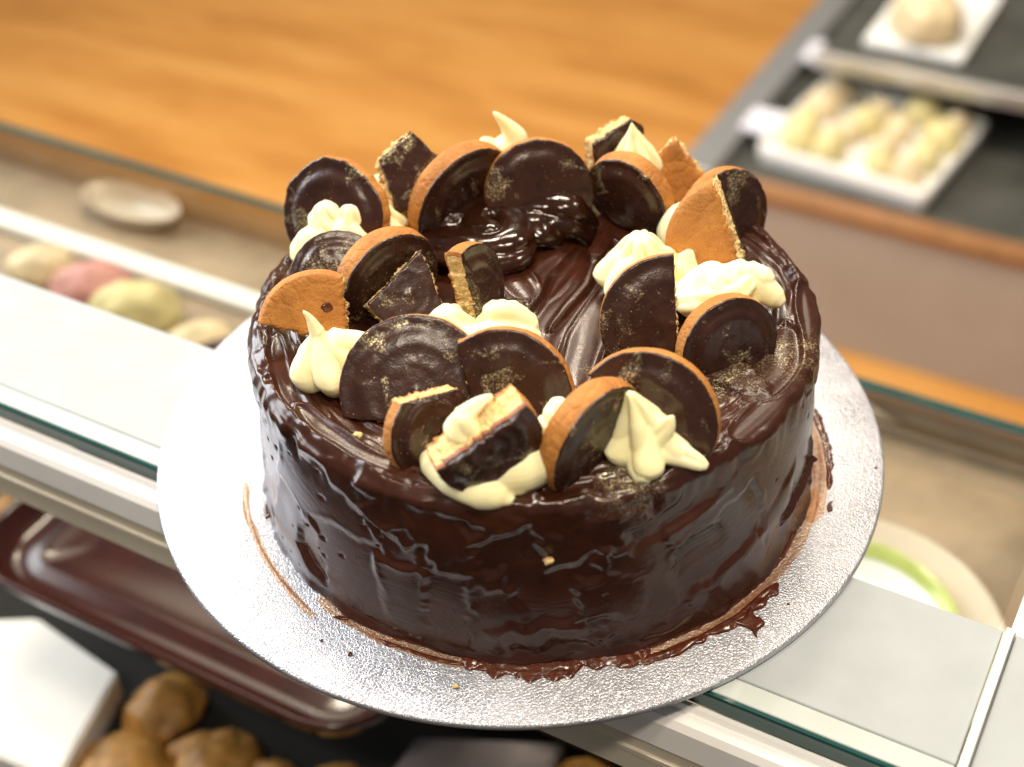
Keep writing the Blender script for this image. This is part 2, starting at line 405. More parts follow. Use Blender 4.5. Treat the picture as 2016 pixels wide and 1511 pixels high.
# rear shelf: tray, baking, paper
tr = empty("serving_tray", loc(-0.207, 0.062, -0.215), ROT)
tag(tr, "glossy dark burgundy serving tray under the counter rail at lower left", "tray")
def rrect(w, h, r, n=10):
    p = []
    for cx, cy, a0 in ((w - r, h - r, 0), (-w + r, h - r, 90), (-w + r, -h + r, 180), (w - r, -h + r, 270)):
        for a in np.linspace(a0, a0 + 90, n): p.append((cx + r * math.cos(math.radians(a)), cy + r * math.sin(math.radians(a))))
    return p
def tray_mesh(name, w, h, r, rows, mat, parent):
    v = []; f = []; m = 40
    for ins, z in rows:
        v += [(x, y, z) for x, y in rrect(w - ins, h - ins, max(r - ins, .004))]
    for a in range(len(rows) - 1):
        for k in range(m): f.append((a * m + k, a * m + (k + 1) % m, (a + 1) * m + (k + 1) % m, (a + 1) * m + k))
    f.append(tuple((len(rows) - 1) * m + k for k in range(m)))
    return mesh_np(name, v, f, mat, parent)
tray_mesh("tray_body", .146, .127, .045, [(.014, -.004), (.006, .004), (.0005, .018), (0, .0195), (.0018, .0208), (.0045, .0200), (.006, .0180), (.012, .0060), (.017, .0040), (.024, .0036), (.030, .0050), (.033, .0050), (.036, .0036), (.06, .0030)], M['tray'], tr)


ORD = ["first", "second", "third", "fourth", "fifth", "sixth", "seventh"]
def px_of(p):
    d = np.array(p) - CP; return float(d @ r2) / float(d @ fw)
for where, cl in (("in front of the burgundy tray", [(-0.236, -0.040, .026), (-0.225, -0.088, .028), (-0.176, -0.062, .027), (-0.196, -0.050, .018), (-0.140, -0.052, .025), (-0.110, -0.040, .020), (-0.198, -0.100, .024)]),
                  ("left of the burgundy tray", [(-0.410, 0.030, .024), (-0.445, 0.050, .026), (-0.400, 0.075, .024), (-0.460, 0.005, .022)])):
    cl = sorted(cl, key=lambda v: px_of(loc(v[0], v[1], -0.3)))
    for k, (a, n, sx) in enumerate(cl):
        lump("baked_bun", loc(a, n, -0.3048), sx * (1.1 + .25 * math.sin(k * 2.3)), sx * (.8 + .2 * math.cos(k * 3.1)), sx * .62, M['bun'],
             "golden brown bun %s, %s from the left" % (where, ORD[k]), "bun", "buns on the rear shelf", k * 1.1, 4, .20)
def slab(name, pts, z0, z1, mat, label, cat):
    n = len(pts); v = [(*loc(a, b, 0)[:2], z0) for a, b in pts] + [(*loc(a, b, 0)[:2], z1) for a, b in pts]
    f = [tuple(range(n - 1, -1, -1)), tuple(range(n, 2 * n))] + [(k, (k + 1) % n, n + (k + 1) % n, n + k) for k in range(n)]
    o = mesh_np(name, v, f, mat, None, False)
    bm = bmesh.new(); bm.from_mesh(o.data); bmesh.ops.recalc_face_normals(bm, faces=bm.faces[:]); bmesh.ops.bevel(bm, geom=bm.edges[:], offset=.002, segments=2, affect='EDGES'); bm.to_mesh(o.data); bm.free()
    return tag(o, label, cat)
slab("paper_box", [(-0.345, -0.030), (-0.268, -0.040), (-0.248, -0.115), (-0.420, -0.130), (-0.420, -0.075)], -0.3048, -0.280, M['paper'], "white paper box on the black shelf at the lower left corner", "box")
slab("grey_tray", [(-0.085, 0.012), (-0.085, -0.080), (-0.010, -0.080), (-0.004, 0.050)], -0.3048, -0.290, M['cloth'], "dark grey tray under the front edge of the cake board", "tray")
lump("yellow_pastry", loc(0.060, 0.030, -0.3048), .030, .022, .022, M['pastry'], "yellow pastry under the rail below the cake board", "pastry")
lump("brown_bun", loc(0.018, 0.030, -0.3048), .022, .018, .018, M['bun'], "brown bun left of the yellow pastry below the rail", "bun")

# the low display unit on the far side of the aisle
bu = empty("low_display_unit", loc(0, 1.30, -0.95), ROT)
tag(bu, "low beige display unit with dark deck across the aisle at upper right", "display unit")
def ub(name, a0, a1, n0, n1, z0, z1, m, bev=0.0): return box(name, a0, a1, n0 - 1.30, n1 - 1.30, z0 + .95, z1 + .95, M[m], bu, bev)
ub("front_panel", -0.43, 0.9, 1.302, 1.33, -0.949, -0.722, 'cream_panel')
ub("side_panel", -0.455, -0.4305, 1.302, 2.6, -0.949, -0.715, 'grey')
ub("wood_edge", -0.43, 0.9, 1.296, 1.335, -0.7215, -0.706, 'woodtrim', .002)
ub("deck", -0.43, 0.9, 1.336, 2.6, -0.74, -0.712, 'darkgreen')
ub("side_rail", -0.460, -0.405, 1.29, 2.6, -0.7145, -0.690, 'steel', .004)
ub("upper_shelf", -0.34, 0.9, 1.56, 2.6, -0.612, -0.600, 'darkgreen')
ub("shelf_edge", -0.345, 0.9, 1.545, 1.559, -0.622, -0.596, 'steel', .002)
ub("shelf_support", -0.335, -0.325, 1.62, 1.65, -0.7118, -0.6122, 'grey')
wt_ = empty("white_tray", loc(-0.22, 1.49, -0.711), ROT - .10); tag(wt_, "white tray full of small pale pastries on the low display unit", "tray")
tray_mesh("tray_body", .135, .125, .012, [(.006, 0), (0, .018), (.001, .0355), (.003, .036), (.005, .035), (.008, .022), (.012, .020)], M['plate'], wt_)
for r in range(4):
    for c_ in range(4):
        jr = random.Random(r * 7 + c_); dx, dy = -.092 + .062 * c_ + jr.uniform(-.010, .010), -.085 + .056 * r + jr.uniform(-.010, .010); js = jr.uniform(.85, 1.2); a_ = ROT - .10; o_ = loc(-0.22, 1.49, 0)
        lump("pale_pastry", (o_[0] + dx * math.cos(a_) - dy * math.sin(a_), o_[1] + dx * math.sin(a_) + dy * math.cos(a_), -0.690), .027 * js, .022 * js, .026 * js, M['yellow'] if jr.random() < .35 else M['pastry'],
             "small pale pastry in the white tray, %s row from the front, %s from the left" % (ORD[r], ORD[c_]), "pastry", "pastries in the white tray", r * 1.3 + c_, 3)
slab("pastry_board", [(-0.285, 1.60), (-0.130, 1.60), (-0.130, 1.85), (-0.285, 1.85)], -0.599, -0.585, M['plate'], "white board under the golden pastry block on the upper shelf", "board")
lump("pastry_block", loc(-0.205, 1.66, -0.5848), .055, .06, .05, M['pastry'], "golden pastry block on the upper shelf at the top right corner", "pastry")
for k, (a, n, lab) in enumerate([(-0.385, 1.46, "white price card at the corner of the white pastry tray"), (-0.380, 1.72, "white price card further back along the steel side rail")]):
    slab("price_card", [(a - .028, n - .035), (a + .028, n - .035), (a + .028, n + .035), (a - .028, n + .035)], -0.6895, -0.680, M['lilac'], lab, "card")


# ------------------------------------------------------------------ board
BR = 0.1525
bd = lathe("cake_board", [(0.0, -0.0006), (0.05, -0.0006), (0.10, -0.0006), (0.13, -0.0006), (BR - 0.0012, -0.0006), (BR - 0.0003, -0.0010), (BR, -0.0018),
                          (BR, -0.0030), (BR - 0.0006, -0.0037), (BR - 0.002, -0.0038), (0.0, -0.0038)], M['board'], None, 256)
tag(bd, "round silver foil cake board under the chocolate cake", "cake board")

# ------------------------------------------------------------------ cake frosting
CX, CY, HC, RT, RB = 0.0068, -0.0135, 0.0735, 0.1082, 0.1125
cake = empty("cake", (CX, CY, 0))
tag(cake, "round chocolate cake thickly covered in dark glossy frosting", "cake")
NT_ = 1100
side_s = np.linspace(0, 1, 175)
rc = 0.0035
prof = []
for s in side_s:
    z = s * (HC - rc); prof.append((RB + (RT - RB) * (z / HC) ** 0.9, z, 1.0, 0.0))
rr0 = prof[-1][0] - rc
for a in np.linspace(0, math.pi / 2, 13)[1:]:
    prof.append((rr0 + rc * math.cos(a), HC - rc + rc * math.sin(a), math.cos(a), math.sin(a)))
for r in np.linspace(rr0, 0.0, 190)[1:]:
    prof.append((r, HC, 0.0, 1.0))
prof = np.array(prof); K = len(prof)
TH = np.linspace(0, 2 * math.pi, NT_, endpoint=False)
th2, rad = np.meshgrid(TH, prof[:, 0], indexing='ij')
zb = np.broadcast_to(prof[:, 1], th2.shape).copy()
ws = np.broadcast_to(prof[:, 2], th2.shape); wt = np.broadcast_to(prof[:, 3], th2.shape)
X, Y = rad * np.cos(th2), rad * np.sin(th2)
r_ = random.Random(5)

# --- side: palette-knife strokes laid over one another
NS = 175 + 12
hs = 0.0011 * pn(X[:, :NS] * 22, Y[:, :NS] * 22, zb[:, :NS] * 22) + 0.0005 * pn(X[:, :NS] * 60, Y[:, :NS] * 60, zb[:, :NS] * 45 + 9)
U0 = th2[:, :NS]; Z0 = zb[:, :NS]
def smear_field(ang, fu, fv, seed):
    uu = U0 * 0.1105; w = 0.004 * pn(np.cos(U0) * 4, np.sin(U0) * 4, Z0 * 60 + seed)
    a = uu * math.cos(ang) + Z0 * math.sin(ang) + w; b = -uu * math.sin(ang) + Z0 * math.cos(ang) + w
    return pn(np.cos(a / 0.1105) * fu, np.sin(a / 0.1105) * fu, b * fv + seed)
hs = hs + 0.0013 * smear_field(0.45, 3.5, 42, 3.3) + 0.0007 * (0.5 - np.abs(smear_field(-0.5, 4.5, 36, 8.1))) * 2
def stroke_side(thd, z, L, Wd, ang, h0, tilt=0.0, ridge=0.0006, rw=0.0018, warp=0.0034, streak=0.00003, soft=0.0022, end=0.5):
    global hs
    du = ((U0 - math.radians(thd) + math.pi) % (2 * math.pi) - math.pi) * 0.1105
    m = np.abs(du) < (L + Wd + 0.012)
    cols = m[:, 0]
    d = du[cols]; dv = Z0[cols] - z; h = hs[cols]
    ca, sa = math.cos(ang), math.sin(ang)
    a = d * ca + dv * sa; b = -d * sa + dv * ca
    sd_ = r_.random() * 90
    b = b + warp * pn(a * 90, b * 40, sd_) + 0.22 * warp * pn(a * 300, b * 160, sd_ + 3)
    a = a + warp * pn(a * 60, b * 130, sd_ + 7) + 0.22 * warp * pn(a * 200, b * 330, sd_ + 5)
    sd = np.maximum(np.abs(a) - L, np.abs(b) - Wd)
    ins = sstep(soft, -soft, sd)
    tgt = h0 + tilt * b / Wd * 0.0006 + streak * pn(a * 25, b * 900, sd_) + 0.6 * streak * pn(a * 50, b * 2200, sd_ + 1)
    h = h * (1 - ins) + tgt * ins
    mod = np.clip(0.55 + 0.9 * pn(a * 70, b * 70, sd_ + 11), 0, 1.3)
    onb = sstep(-0.3 * Wd, 0.6 * Wd, b) + end * sstep(0.5 * L, 0.95 * L, a)
    h = h + ridge * np.exp(-(sd / rw) ** 2) * mod * np.clip(onb, 0, 1)
    hs[cols] = h
for i in range(34):
    vert = r_.random() < 0.32
    stroke_side(r_.uniform(0, 360), r_.uniform(0.002, 0.072), r_.uniform(0.016, 0.042), r_.uniform(0.007, 0.018),
                (math.pi / 2 + r_.uniform(-.35, .35)) if vert else r_.uniform(-.35, .35) + (math.pi if r_.random() < .5 else 0),
                r_.uniform(-0.0009, 0.0012), r_.uniform(-1, 1), r_.uniform(0.0002, 0.0008), r_.uniform(0.0012, 0.0024))
# features read off the photograph
def S_(p, *a, **k): stroke_side(p[0], p[1], *a, **k)
S_((226.07, 0.0464), 0.030, 0.017, 2.75, 0.0002, 0.3, 0.0005, streak=0.00002)            # broad smooth sweep on the left
S_((232.09, 0.0225), 0.018, 0.020, 0.15, -0.0002, -.5, 0.0004, streak=0.00002)
S_((314.63, 0.0495), 0.036, 0.018, 0.45, 0.0004, .4, 0.0004, streak=0.00004)             # long sweeps on the right
S_((301.99, 0.0355), 0.026, 0.014, 0.25, -0.0004, .6, 0.0008, streak=0.00004)
S_((271.26, 0.0286), 0.016, 0.024, 0.05, -0.0006, 0, 0.0004)
S_((287.18, 0.0291), 0.012, 0.024, 0.0, 0.0004, .3, 0.0006, warp=0.005)
S_((243.50, 0.0210), 0.009, 0.018, 0.1, 0.0006, .4, 0.0007, warp=0.004)
S_((251.64, 0.0217), 0.009, 0.020, -0.05, -0.0002, .4, 0.0007, warp=0.004)
S_((244.58, 0.0653), 0.014, 0.010, 2.2, 0.0014, .2, 0.0009, warp=0.0045, soft=0.0014, rw=0.0018)                # torn overlapping flap
S_((251.06, 0.0598), 0.013, 0.009, 2.0, 0.0011, .2, 0.0007, warp=0.0045, soft=0.0014, rw=0.0018)
S_((239.58, 0.0672), 0.010, 0.011, 2.6, 0.0017, .2, 0.0008, warp=0.0040, soft=0.0014, rw=0.0018)
S_((274.05, 0.0572), 0.030, 0.004, 3.05, 0.0004, .3, 0.0005, warp=0.005)
S_((299.55, 0.0383), 0.011, 0.006, 0.3, -0.0014, 0, 0.0006, warp=0.003, streak=0.0004)  # scraped patch showing crumb
for (p, L_, W_, an, h0, rd) in [((257.70, 0.0699), .016, .006, 2.7, .0010, .0011), ((264.40, 0.0544), .012, .008, 0.4, -.0008, .0009), ((279.36, 0.0590), .020, .007, 0.25, .0008, .0009), ((282.37, 0.0271), .010, .012, 1.4, .0009, .0010),
                                ((261.20, 0.0257), .012, .009, 1.7, .0006, .0009), ((293.44, 0.0617), .018, .006, 0.4, -.0009, .0010), ((309.65, 0.0120), .016, .008, 0.5, .0009, .0008), ((229.50, 0.0702), .016, .006, 2.6, .0008, .0010), ((268.39, 0.0127), .018, .005, 0.1, .0009, .0008)]:
    S_(p, L_, W_, an, h0, .5, rd * .55, rw=.0022, warp=.0055, soft=.0024)
def groove(p0, p1, w, depth):
    global hs
    a0 = math.radians(p0[0]); a1 = math.radians(p1[0])
    P0 = np.array([a0 * .1105, p0[1]]); P1 = np.array([a1 * .1105, p1[1]]); d = P1 - P0; Ln = np.hypot(*d); d = d / Ln
    px = (U0 * .1105 - P0[0]); py = Z0 - P0[1]
    t = px * d[0] + py * d[1]; q = -px * d[1] + py * d[0] + 0.0008 * pn(U0 * 60, Z0 * 400, 4.4)
    w_ = w * np.sqrt(np.clip(1 - ((t - Ln / 2) / (Ln / 2 + .001)) ** 2, 0, 1)) + 1e-6
    hs -= depth * sstep(1.0, 0.35, np.abs(q) / w_) * (w_ > 2e-6)
    hs += depth * 0.35 * np.exp(-((q + w * 1.3) / 0.0012) ** 2) * sstep(-.004, .002, t) * sstep(Ln + .004, Ln - .002, t)
groove((343.61, 0.0169), (324.56, 0.0159), 0.0022, 0.0060)
groove((343.46, 0.0296), (343.57, 0.0073), 0.0016, 0.0040)
groove((236.49, 0.0558), (239.01, 0.0483), 0.0012, 0.0020)
groove((241.89, 0.0809), (243.77, 0.0788), 0.0016, 0.0030)
for i in range(70):                                                               # air pits
    tp = r_.uniform(0, 2 * math.pi) if i < 40 else math.radians(r_.uniform(185, 240)); zp = r_.uniform(0.004, 0.070); rp = r_.uniform(0.0004, 0.0010)
    du = ((TH - tp + math.pi) % (2 * math.pi) - math.pi) * 0.1105
    c_ = np.abs(du) < 0.004
    k = np.exp(-((du[c_][:, None] / 1.5) ** 2 + (Z0[c_] - zp) ** 2) / rp ** 2)
    hs[c_] -= r_.uniform(0.0003, 0.0008) * k
hs = hs + sstep(0.055, 0.073, Z0) * (0.0014 * pn(np.cos(U0) * 7, np.sin(U0) * 7, 2.7) + 0.0011 * pn(np.cos(U0) * 20, np.sin(U0) * 20, Z0 * 60))
hs = np.clip(hs, -0.0065, 0.0042)

# --- top: height field with a pushed-up rim, sweeps, a glossy swirl
Xt, Yt = X + CX, Y + CY
Rr = np.hypot(X, Y)
ang0 = np.arctan2(Y, X)
wr = 0.0035 * pn(Xt * 35, Yt * 35, 2.2)
ht = -0.0030 * sstep(0.100, 0.075, Rr) + 0.0012 * pn(Xt * 30, Yt * 30, 4.0) + 0.0006 * pn(Xt * 75, Yt * 75, 6.0)
rimm = sstep(0.074, 0.088, Rr)
cs, sn = np.cos(ang0), np.sin(ang0)
ridg = 1 - np.abs(pn(cs * 2.5, sn * 2.5, (Rr + wr) * 210))
ridg2 = 1 - np.abs(pn(cs * 5, sn * 5, (Rr + wr) * 480 + 30))
ht += rimm * (0.0038 * (ridg - 0.62) + 0.0011 * (ridg2 - 0.65))
lip = np.exp(-((Rr - 0.1035 - 0.0015 * pn(cs * 4, sn * 4, 1.1)) / 0.0022) ** 2)
ht += lip * (0.0014 + 0.0034 * pn(cs * 6, sn * 6, 9.1) + 0.0028 * pn(cs * 18, sn * 18, 3.1))

def poly_field(pts):
    pts = np.array([p[:2] for p in pts]); best = np.full(Xt.shape, 9.0); side = np.zeros(Xt.shape); al = np.zeros(Xt.shape); acc = 0.0
    lo, hi = pts.min(0) - 0.03, pts.max(0) + 0.03
    for p, q in zip(pts[:-1], pts[1:]):
        d = q - p; L = np.hypot(*d); d = d / L
        t = np.clip((Xt - p[0]) * d[0] + (Yt - p[1]) * d[1], 0, L)
        ex, ey = Xt - p[0] - t * d[0], Yt - p[1] - t * d[1]
        ds = np.hypot(ex, ey); c = d[0] * ey - d[1] * ex
        m = ds < best
        best = np.where(m, ds, best); side = np.where(m, np.sign(c), side); al = np.where(m, acc + t, al); acc += L
    return best * side, al, acc
def spline(pts, n=28):
    pts = np.array([p[:2] for p in pts]); t = np.linspace(0, len(pts) - 1, n); out = []
    for v in t:
        i = min(int(v), len(pts) - 2); f = v - i
        p0, p1, p2, p3 = pts[max(i - 1, 0)], pts[i], pts[i + 1], pts[min(i + 2, len(pts) - 1)]
        out.append(0.5 * (2 * p1 + (p2 - p0) * f + (2 * p0 - 5 * p1 + 4 * p2 - p3) * f * f + (3 * p1 - p0 - 3 * p2 + p3) * f ** 3))
    return out
def stroke_top(pts, Wd, h0, ridge=0.0014, rw=0.0014, streak=0.00025, hump=0.0, sidesel=0, warp=0.0012, blend=1.0):
    global ht
    d, al, tot = poly_field(spline(pts))
    k = r_.random() * 80
    d = d + warp * pn(al * 60, d * 60, k)
    wd = Wd * np.sqrt(np.clip(1 - (2 * al / tot - 1) ** 8, 0.02, 1))
    sd = np.abs(d) - wd
    near = np.abs(d) < 5
    ins = sstep(0.0010, -0.0010, sd) * blend
    tgt = h0 + hump * (1 - np.clip(d / wd, -1, 1) ** 2) + 0.35 * streak * pn(al * 18, d * 500, k + 2)
    ht = ht * (1 - ins) + tgt * ins
    sel = 1.0 if sidesel == 0 else sstep(-0.2 * Wd, 0.5 * Wd, d * sidesel)
    ht = ht + ridge * np.exp(-(sd / rw) ** 2) * sel * np.clip(0.7 + 0.6 * pn(al * 50, k), 0, 1.3)
# wide glossy sweeps across the middle
stroke_top([(0.0441, 0.0665, 0.0720), (0.0373, 0.0339, 0.0720), (0.0199, 0.0030, 0.0720), (0.0093, -0.0351, 0.0720), (-0.0020, -0.0692, 0.0720)], 0.020, -0.0048, 0.0012, 0.0020, 0.00015, 0.0)
stroke_top([(0.0533, 0.0479, 0.0720), (0.0441, 0.0152, 0.0720), (0.0295, -0.0176, 0.0720), (0.0202, -0.0593, 0.0720)], 0.0085, -0.0042, 0.0016, 0.0015, 0.00015, 0.0016)
stroke_top([(0.0424, 0.0449, 0.0720), (0.0306, 0.0126, 0.0720), (0.0138, -0.0198, 0.0720), (0.0067, -0.0528, 0.0720)], 0.0075, -0.0046, 0.0013, 0.0016, 0.00012, 0.0018, warp=.002)
stroke_top([(0.0263, 0.0422, 0.0720), (0.0103, 0.0140, 0.0720), (0.0003, -0.0157, 0.0720)], 0.0065, -0.0022, 0.0020, 0.0016, 0.0002, 0.0022, warp=.002)
stroke_top([(0.0361, 0.0266, 0.0720), (0.0279, 0.0024, 0.0720), (0.0126, -0.0260, 0.0720)], 0.0016, -0.0018, 0.0010, 0.0010, 0.0001, 0.0010)
stroke_top([(0.0692, 0.0468, 0.0720), (0.0510, 0.0348, 0.0720), (0.0382, 0.0452, 0.0720)], 0.008, -0.0014, 0.0016, 0.0016, 0.0001, 0.0016)
stroke_top([(0.0418, 0.0511, 0.0730), (0.0382, 0.0323, 0.0730), (0.0320, 0.0182, 0.0730)], 0.004, -0.0005, 0.0012, 0.0012, 0.0001, 0.0022)
stroke_top([(-0.0308, 0.0349, 0.0720), (-0.0162, 0.0194, 0.0720), (-0.0020, 0.0096, 0.0720), (0.0054, -0.0095, 0.0720)], 0.007, -0.0012, 0.0018, 0.0016, 0.0001, 0.0020)
stroke_top([(0.1143, -0.0062, 0.0740), (0.1089, -0.0440, 0.0740), (0.0906, -0.0743, 0.0740), (0.0716, -0.0943, 0.0740)], 0.006, 0.0008, 0.0020, 0.0012, 0.0003, 0.0004)
stroke_top([(0.1009, -0.0312, 0.0740), (0.0958, -0.0549, 0.0740), (0.0800, -0.0737, 0.0740)], 0.006, -0.0010, 0.0012, 0.0012, 0.0003, 0.0008)
stroke_top([(-0.0902, -0.0251, 0.0740), (-0.0831, -0.0582, 0.0740), (-0.0676, -0.0810, 0.0740), (-0.0491, -0.0974, 0.0740)], 0.0035, 0.0006, 0.0012, 0.0010, 0.0004, 0.0006)
stroke_top([(-0.0786, -0.0668, 0.0740), (-0.0599, -0.0892, 0.0740), (-0.0386, -0.1030, 0.0740), (-0.0249, -0.1110, 0.0740)], 0.0030, 0.0004, 0.0014, 0.0010, 0.0004, 0.0008)
# the swirl of ganache behind the centre
def dome(c, Rm, Hh, sx=1.0, sy=1.0):
    global ht
    rho = np.hypot((Xt - c[0]) / sx, (Yt - c[1]) / sy) + 0.0012 * pn(Xt * 60, Yt * 60, 8.8)
    ht = ht + Hh * sstep(Rm, Rm * 0.35, rho)
dome((-0.0096, 0.0368, 0.0760), 0.024, 0.0075, 1.4, 1.0)
dome((0.0180, 0.0463, 0.0760), 0.020, 0.0085, 1.3, 0.9)
dome((-0.0265, 0.0437, 0.0760), 0.016, 0.0075, 1.2, 0.9)
# broken slabs of gold-dusted frosting right of the cookies
for (c, L_, W_, hh, tl) in [((0.0751, -0.0575, 0.0760), .010, .006, .0030, .3), ((0.0823, -0.0637, 0.0760), .007, .005, .0026, -.2), ((0.0367, -0.1154, 0.0760), .013, .004, .0016, .1)]:
    a = (Xt - c[0]); b = (Yt - c[1]); k = r_.random() * 50
    sd = np.maximum(np.abs(a + .002 * pn(a * 200, b * 200, k)) - L_, np.abs(b + .25 * a + .0015 * pn(a * 250, b * 250, k + 2)) - W_)
    i_ = sstep(.0007, -.0007, sd); ht = ht * (1 - i_) + (hh - .0015 + tl * a * .25) * i_
# --- keep a valley clear where the blocky rim would bite into the side
ht = np.clip(ht, -0.0075, 0.022)

H_side = np.zeros_like(X); H_side[:, :NS] = hs
Rn = rad + H_side * ws
cz = zb + ht * wt
V = np.stack([Rn * np.cos(th2), Rn * np.sin(th2), cz], -1)
base_w = 0.0016 * sstep(0.004, 0.0, zb) * (0.5 + pn(np.cos(th2) * 9, np.sin(th2) * 9, 3.0))
V[..., 0] += base_w * np.cos(th2); V[..., 1] += base_w * np.sin(th2)
i, j = np.meshgrid(np.arange(NT_), np.arange(K - 1), indexing='ij'); i2 = (i + 1) % NT_
F = np.stack([i * K + j, i2 * K + j, i2 * K + j + 1, i * K + j + 1], -1).reshape(-1, 4)
fr = mesh_np("frosting", V.reshape(-1, 3), F, M['frost'], cake)
gold = np.zeros(X.shape)
for (c, s_) in [((0.0749, -0.0590, 0.0760), .011), ((0.1004, -0.0489, 0.0760), .010), ((-0.0425, -0.0902, 0.0740), .007), ((0.0339, -0.1108, 0.0740), .009), ((-0.0834, 0.0394, 0.0740), .008),
                ((-0.0318, -0.0162, 0.0740), .008), ((0.0299, -0.0508, 0.0740), .006)]:
    gold += 0.8 * np.exp(-(((V[..., 0] + CX - c[0]) ** 2 + (V[..., 1] + CY - c[1]) ** 2 + (V[..., 2] - c[2]) ** 2) / s_ ** 2))
at = fr.data.attributes.new("gold", 'FLOAT', 'POINT'); at.data.foreach_set("value", np.clip(gold, 0, 1).ravel())
def top_z(x, y):
    a = math.atan2(y - CY, x - CX) % (2 * math.pi); r = math.hypot(x - CX, y - CY)
    ii = int(round(a / (2 * math.pi) * NT_)) % NT_
    jj = NS + int(np.argmin(np.abs(prof[NS:, 0] - r)))
    return V[ii, jj, 2]

# --- smears of frosting where the cake meets the board
def ring_piece(name, t0, t1, r0f, r1f, thick, mat, attr=None, n=260, k=14, zoff=-0.0006):
    t = np.radians(np.linspace(t0, t1, n)); s = np.linspace(0, 1, k)
    a = np.linspace(0, 1, n); edge = np.sqrt(np.clip(np.minimum(a, 1 - a) * 14, 0, 1))
    ra, rb = r0f(t), r1f(t); mid = (ra + rb) / 2; hf = (rb - ra) / 2 * edge
    rr = mid[:, None] + (s[None, :] * 2 - 1) * hf[:, None]
    x, y = rr * np.cos(t)[:, None], rr * np.sin(t)[:, None]
    hz = thick * (4 * s * (1 - s))[None, :] ** 0.5 * (0.65 + 0.7 * np.abs(pn(x * 150, y * 150, 2.0)) + 0.35 * pn(rr * 900, t[:, None] * 3, 5.0)) * edge[:, None]
    z = zoff + 0.00012 + np.clip(hz, 0, 1)
    v = np.stack([x, y, z], -1).reshape(-1, 3)
    I, J = np.meshgrid(np.arange(n - 1), np.arange(k - 1), indexing='ij')
    f = np.stack([I * k + J, I * k + J + 1, (I + 1) * k + J + 1, (I + 1) * k + J], -1).reshape(-1, 4)[:, ::-1]
    o = mesh_np(name, v, np.ascontiguousarray(f), mat, cake)
    if attr is not None:
        dn = edge[:, None] * (np.clip(4 * s * (1 - s), 0, 1) ** 0.5)[None, :] * np.clip(0.40 + 1.3 * pn(rr * 900, t[:, None] * 2.5, 1.0), 0.08, 1)
        aa = o.data.attributes.new("dens", 'FLOAT', 'POINT'); aa.data.foreach_set("value", dn.ravel())
    return o
nz = lambda t, f, s: pn(np.cos(t) * f, np.sin(t) * f, s)
RG = lambda t, f, s: np.abs(pn(np.cos(t) * f, np.sin(t) * f, s))
ring_piece("base_smear", 196, 262, lambda t: 0 * t + .1100, lambda t: .1130 + .0012 * nz(t, 6, 1) + .0009 * nz(t, 30, 2), .0007, M['smear'])
ring_piece("base_smear", 238, 268, lambda t: .1150 + .0006 * nz(t, 9, 3), lambda t: .1165 + .0014 * nz(t, 12, 3) + .0012 * nz(t, 26, 4), .0006, M['smear'])
ring_piece("base_smear", 254, 289, lambda t: 0 * t + .1095, lambda t: .1175 + .0030 * nz(t, 9, 3) + .0034 * nz(t, 22, 4), .0014, M['smear'], n=420)
ring_piece("base_smear", 264, 275, lambda t: 0 * t + .1140, lambda t: .1200 + .0030 * nz(t, 28, 13), .0010, M['smear'], n=200)
ring_piece("base_smear", 285, 318, lambda t: .1165 + .001 * nz(t, 8, 5), lambda t: .1205 + .0020 * nz(t, 12, 6) + .0018 * nz(t, 26, 7), .0010, M['smear'])
ring_piece("base_smear", 276, 345, lambda t: 0 * t + .1095, lambda t: .1138 + .0010 * nz(t, 7, 8) + .0006 * nz(t, 40, 9), .0010, M['smear'])
ring_piece("base_smear", 345, 385, lambda t: .1195 + .001 * nz(t, 8, 5), lambda t: .1228 + .0014 * nz(t, 14, 6) + .0010 * nz(t, 50, 7), .0012, M['smear'])
ring_piece("film_smear", 222, 268, lambda t: 0 * t + .1125, lambda t: .1175 + .0010 * nz(t, 8, 11), .00002, M['film'], 1)
ring_piece("film_smear", 186, 226, lambda t: .1195 + .002 * nz(t, 5, 14), lambda t: .1225 + .002 * nz(t, 5, 14), .00002, M['film'], 1)
ring_piece("film_smear", 280, 345, lambda t: 0 * t + .1125, lambda t: .1180 + .0010 * nz(t, 8, 12), .00002, M['film'], 1)
ring_piece("film_smear", 335, 385, lambda t: 0 * t + .1120, lambda t: .1205 + .0010 * nz(t, 8, 13), .00002, M['film'], 1)

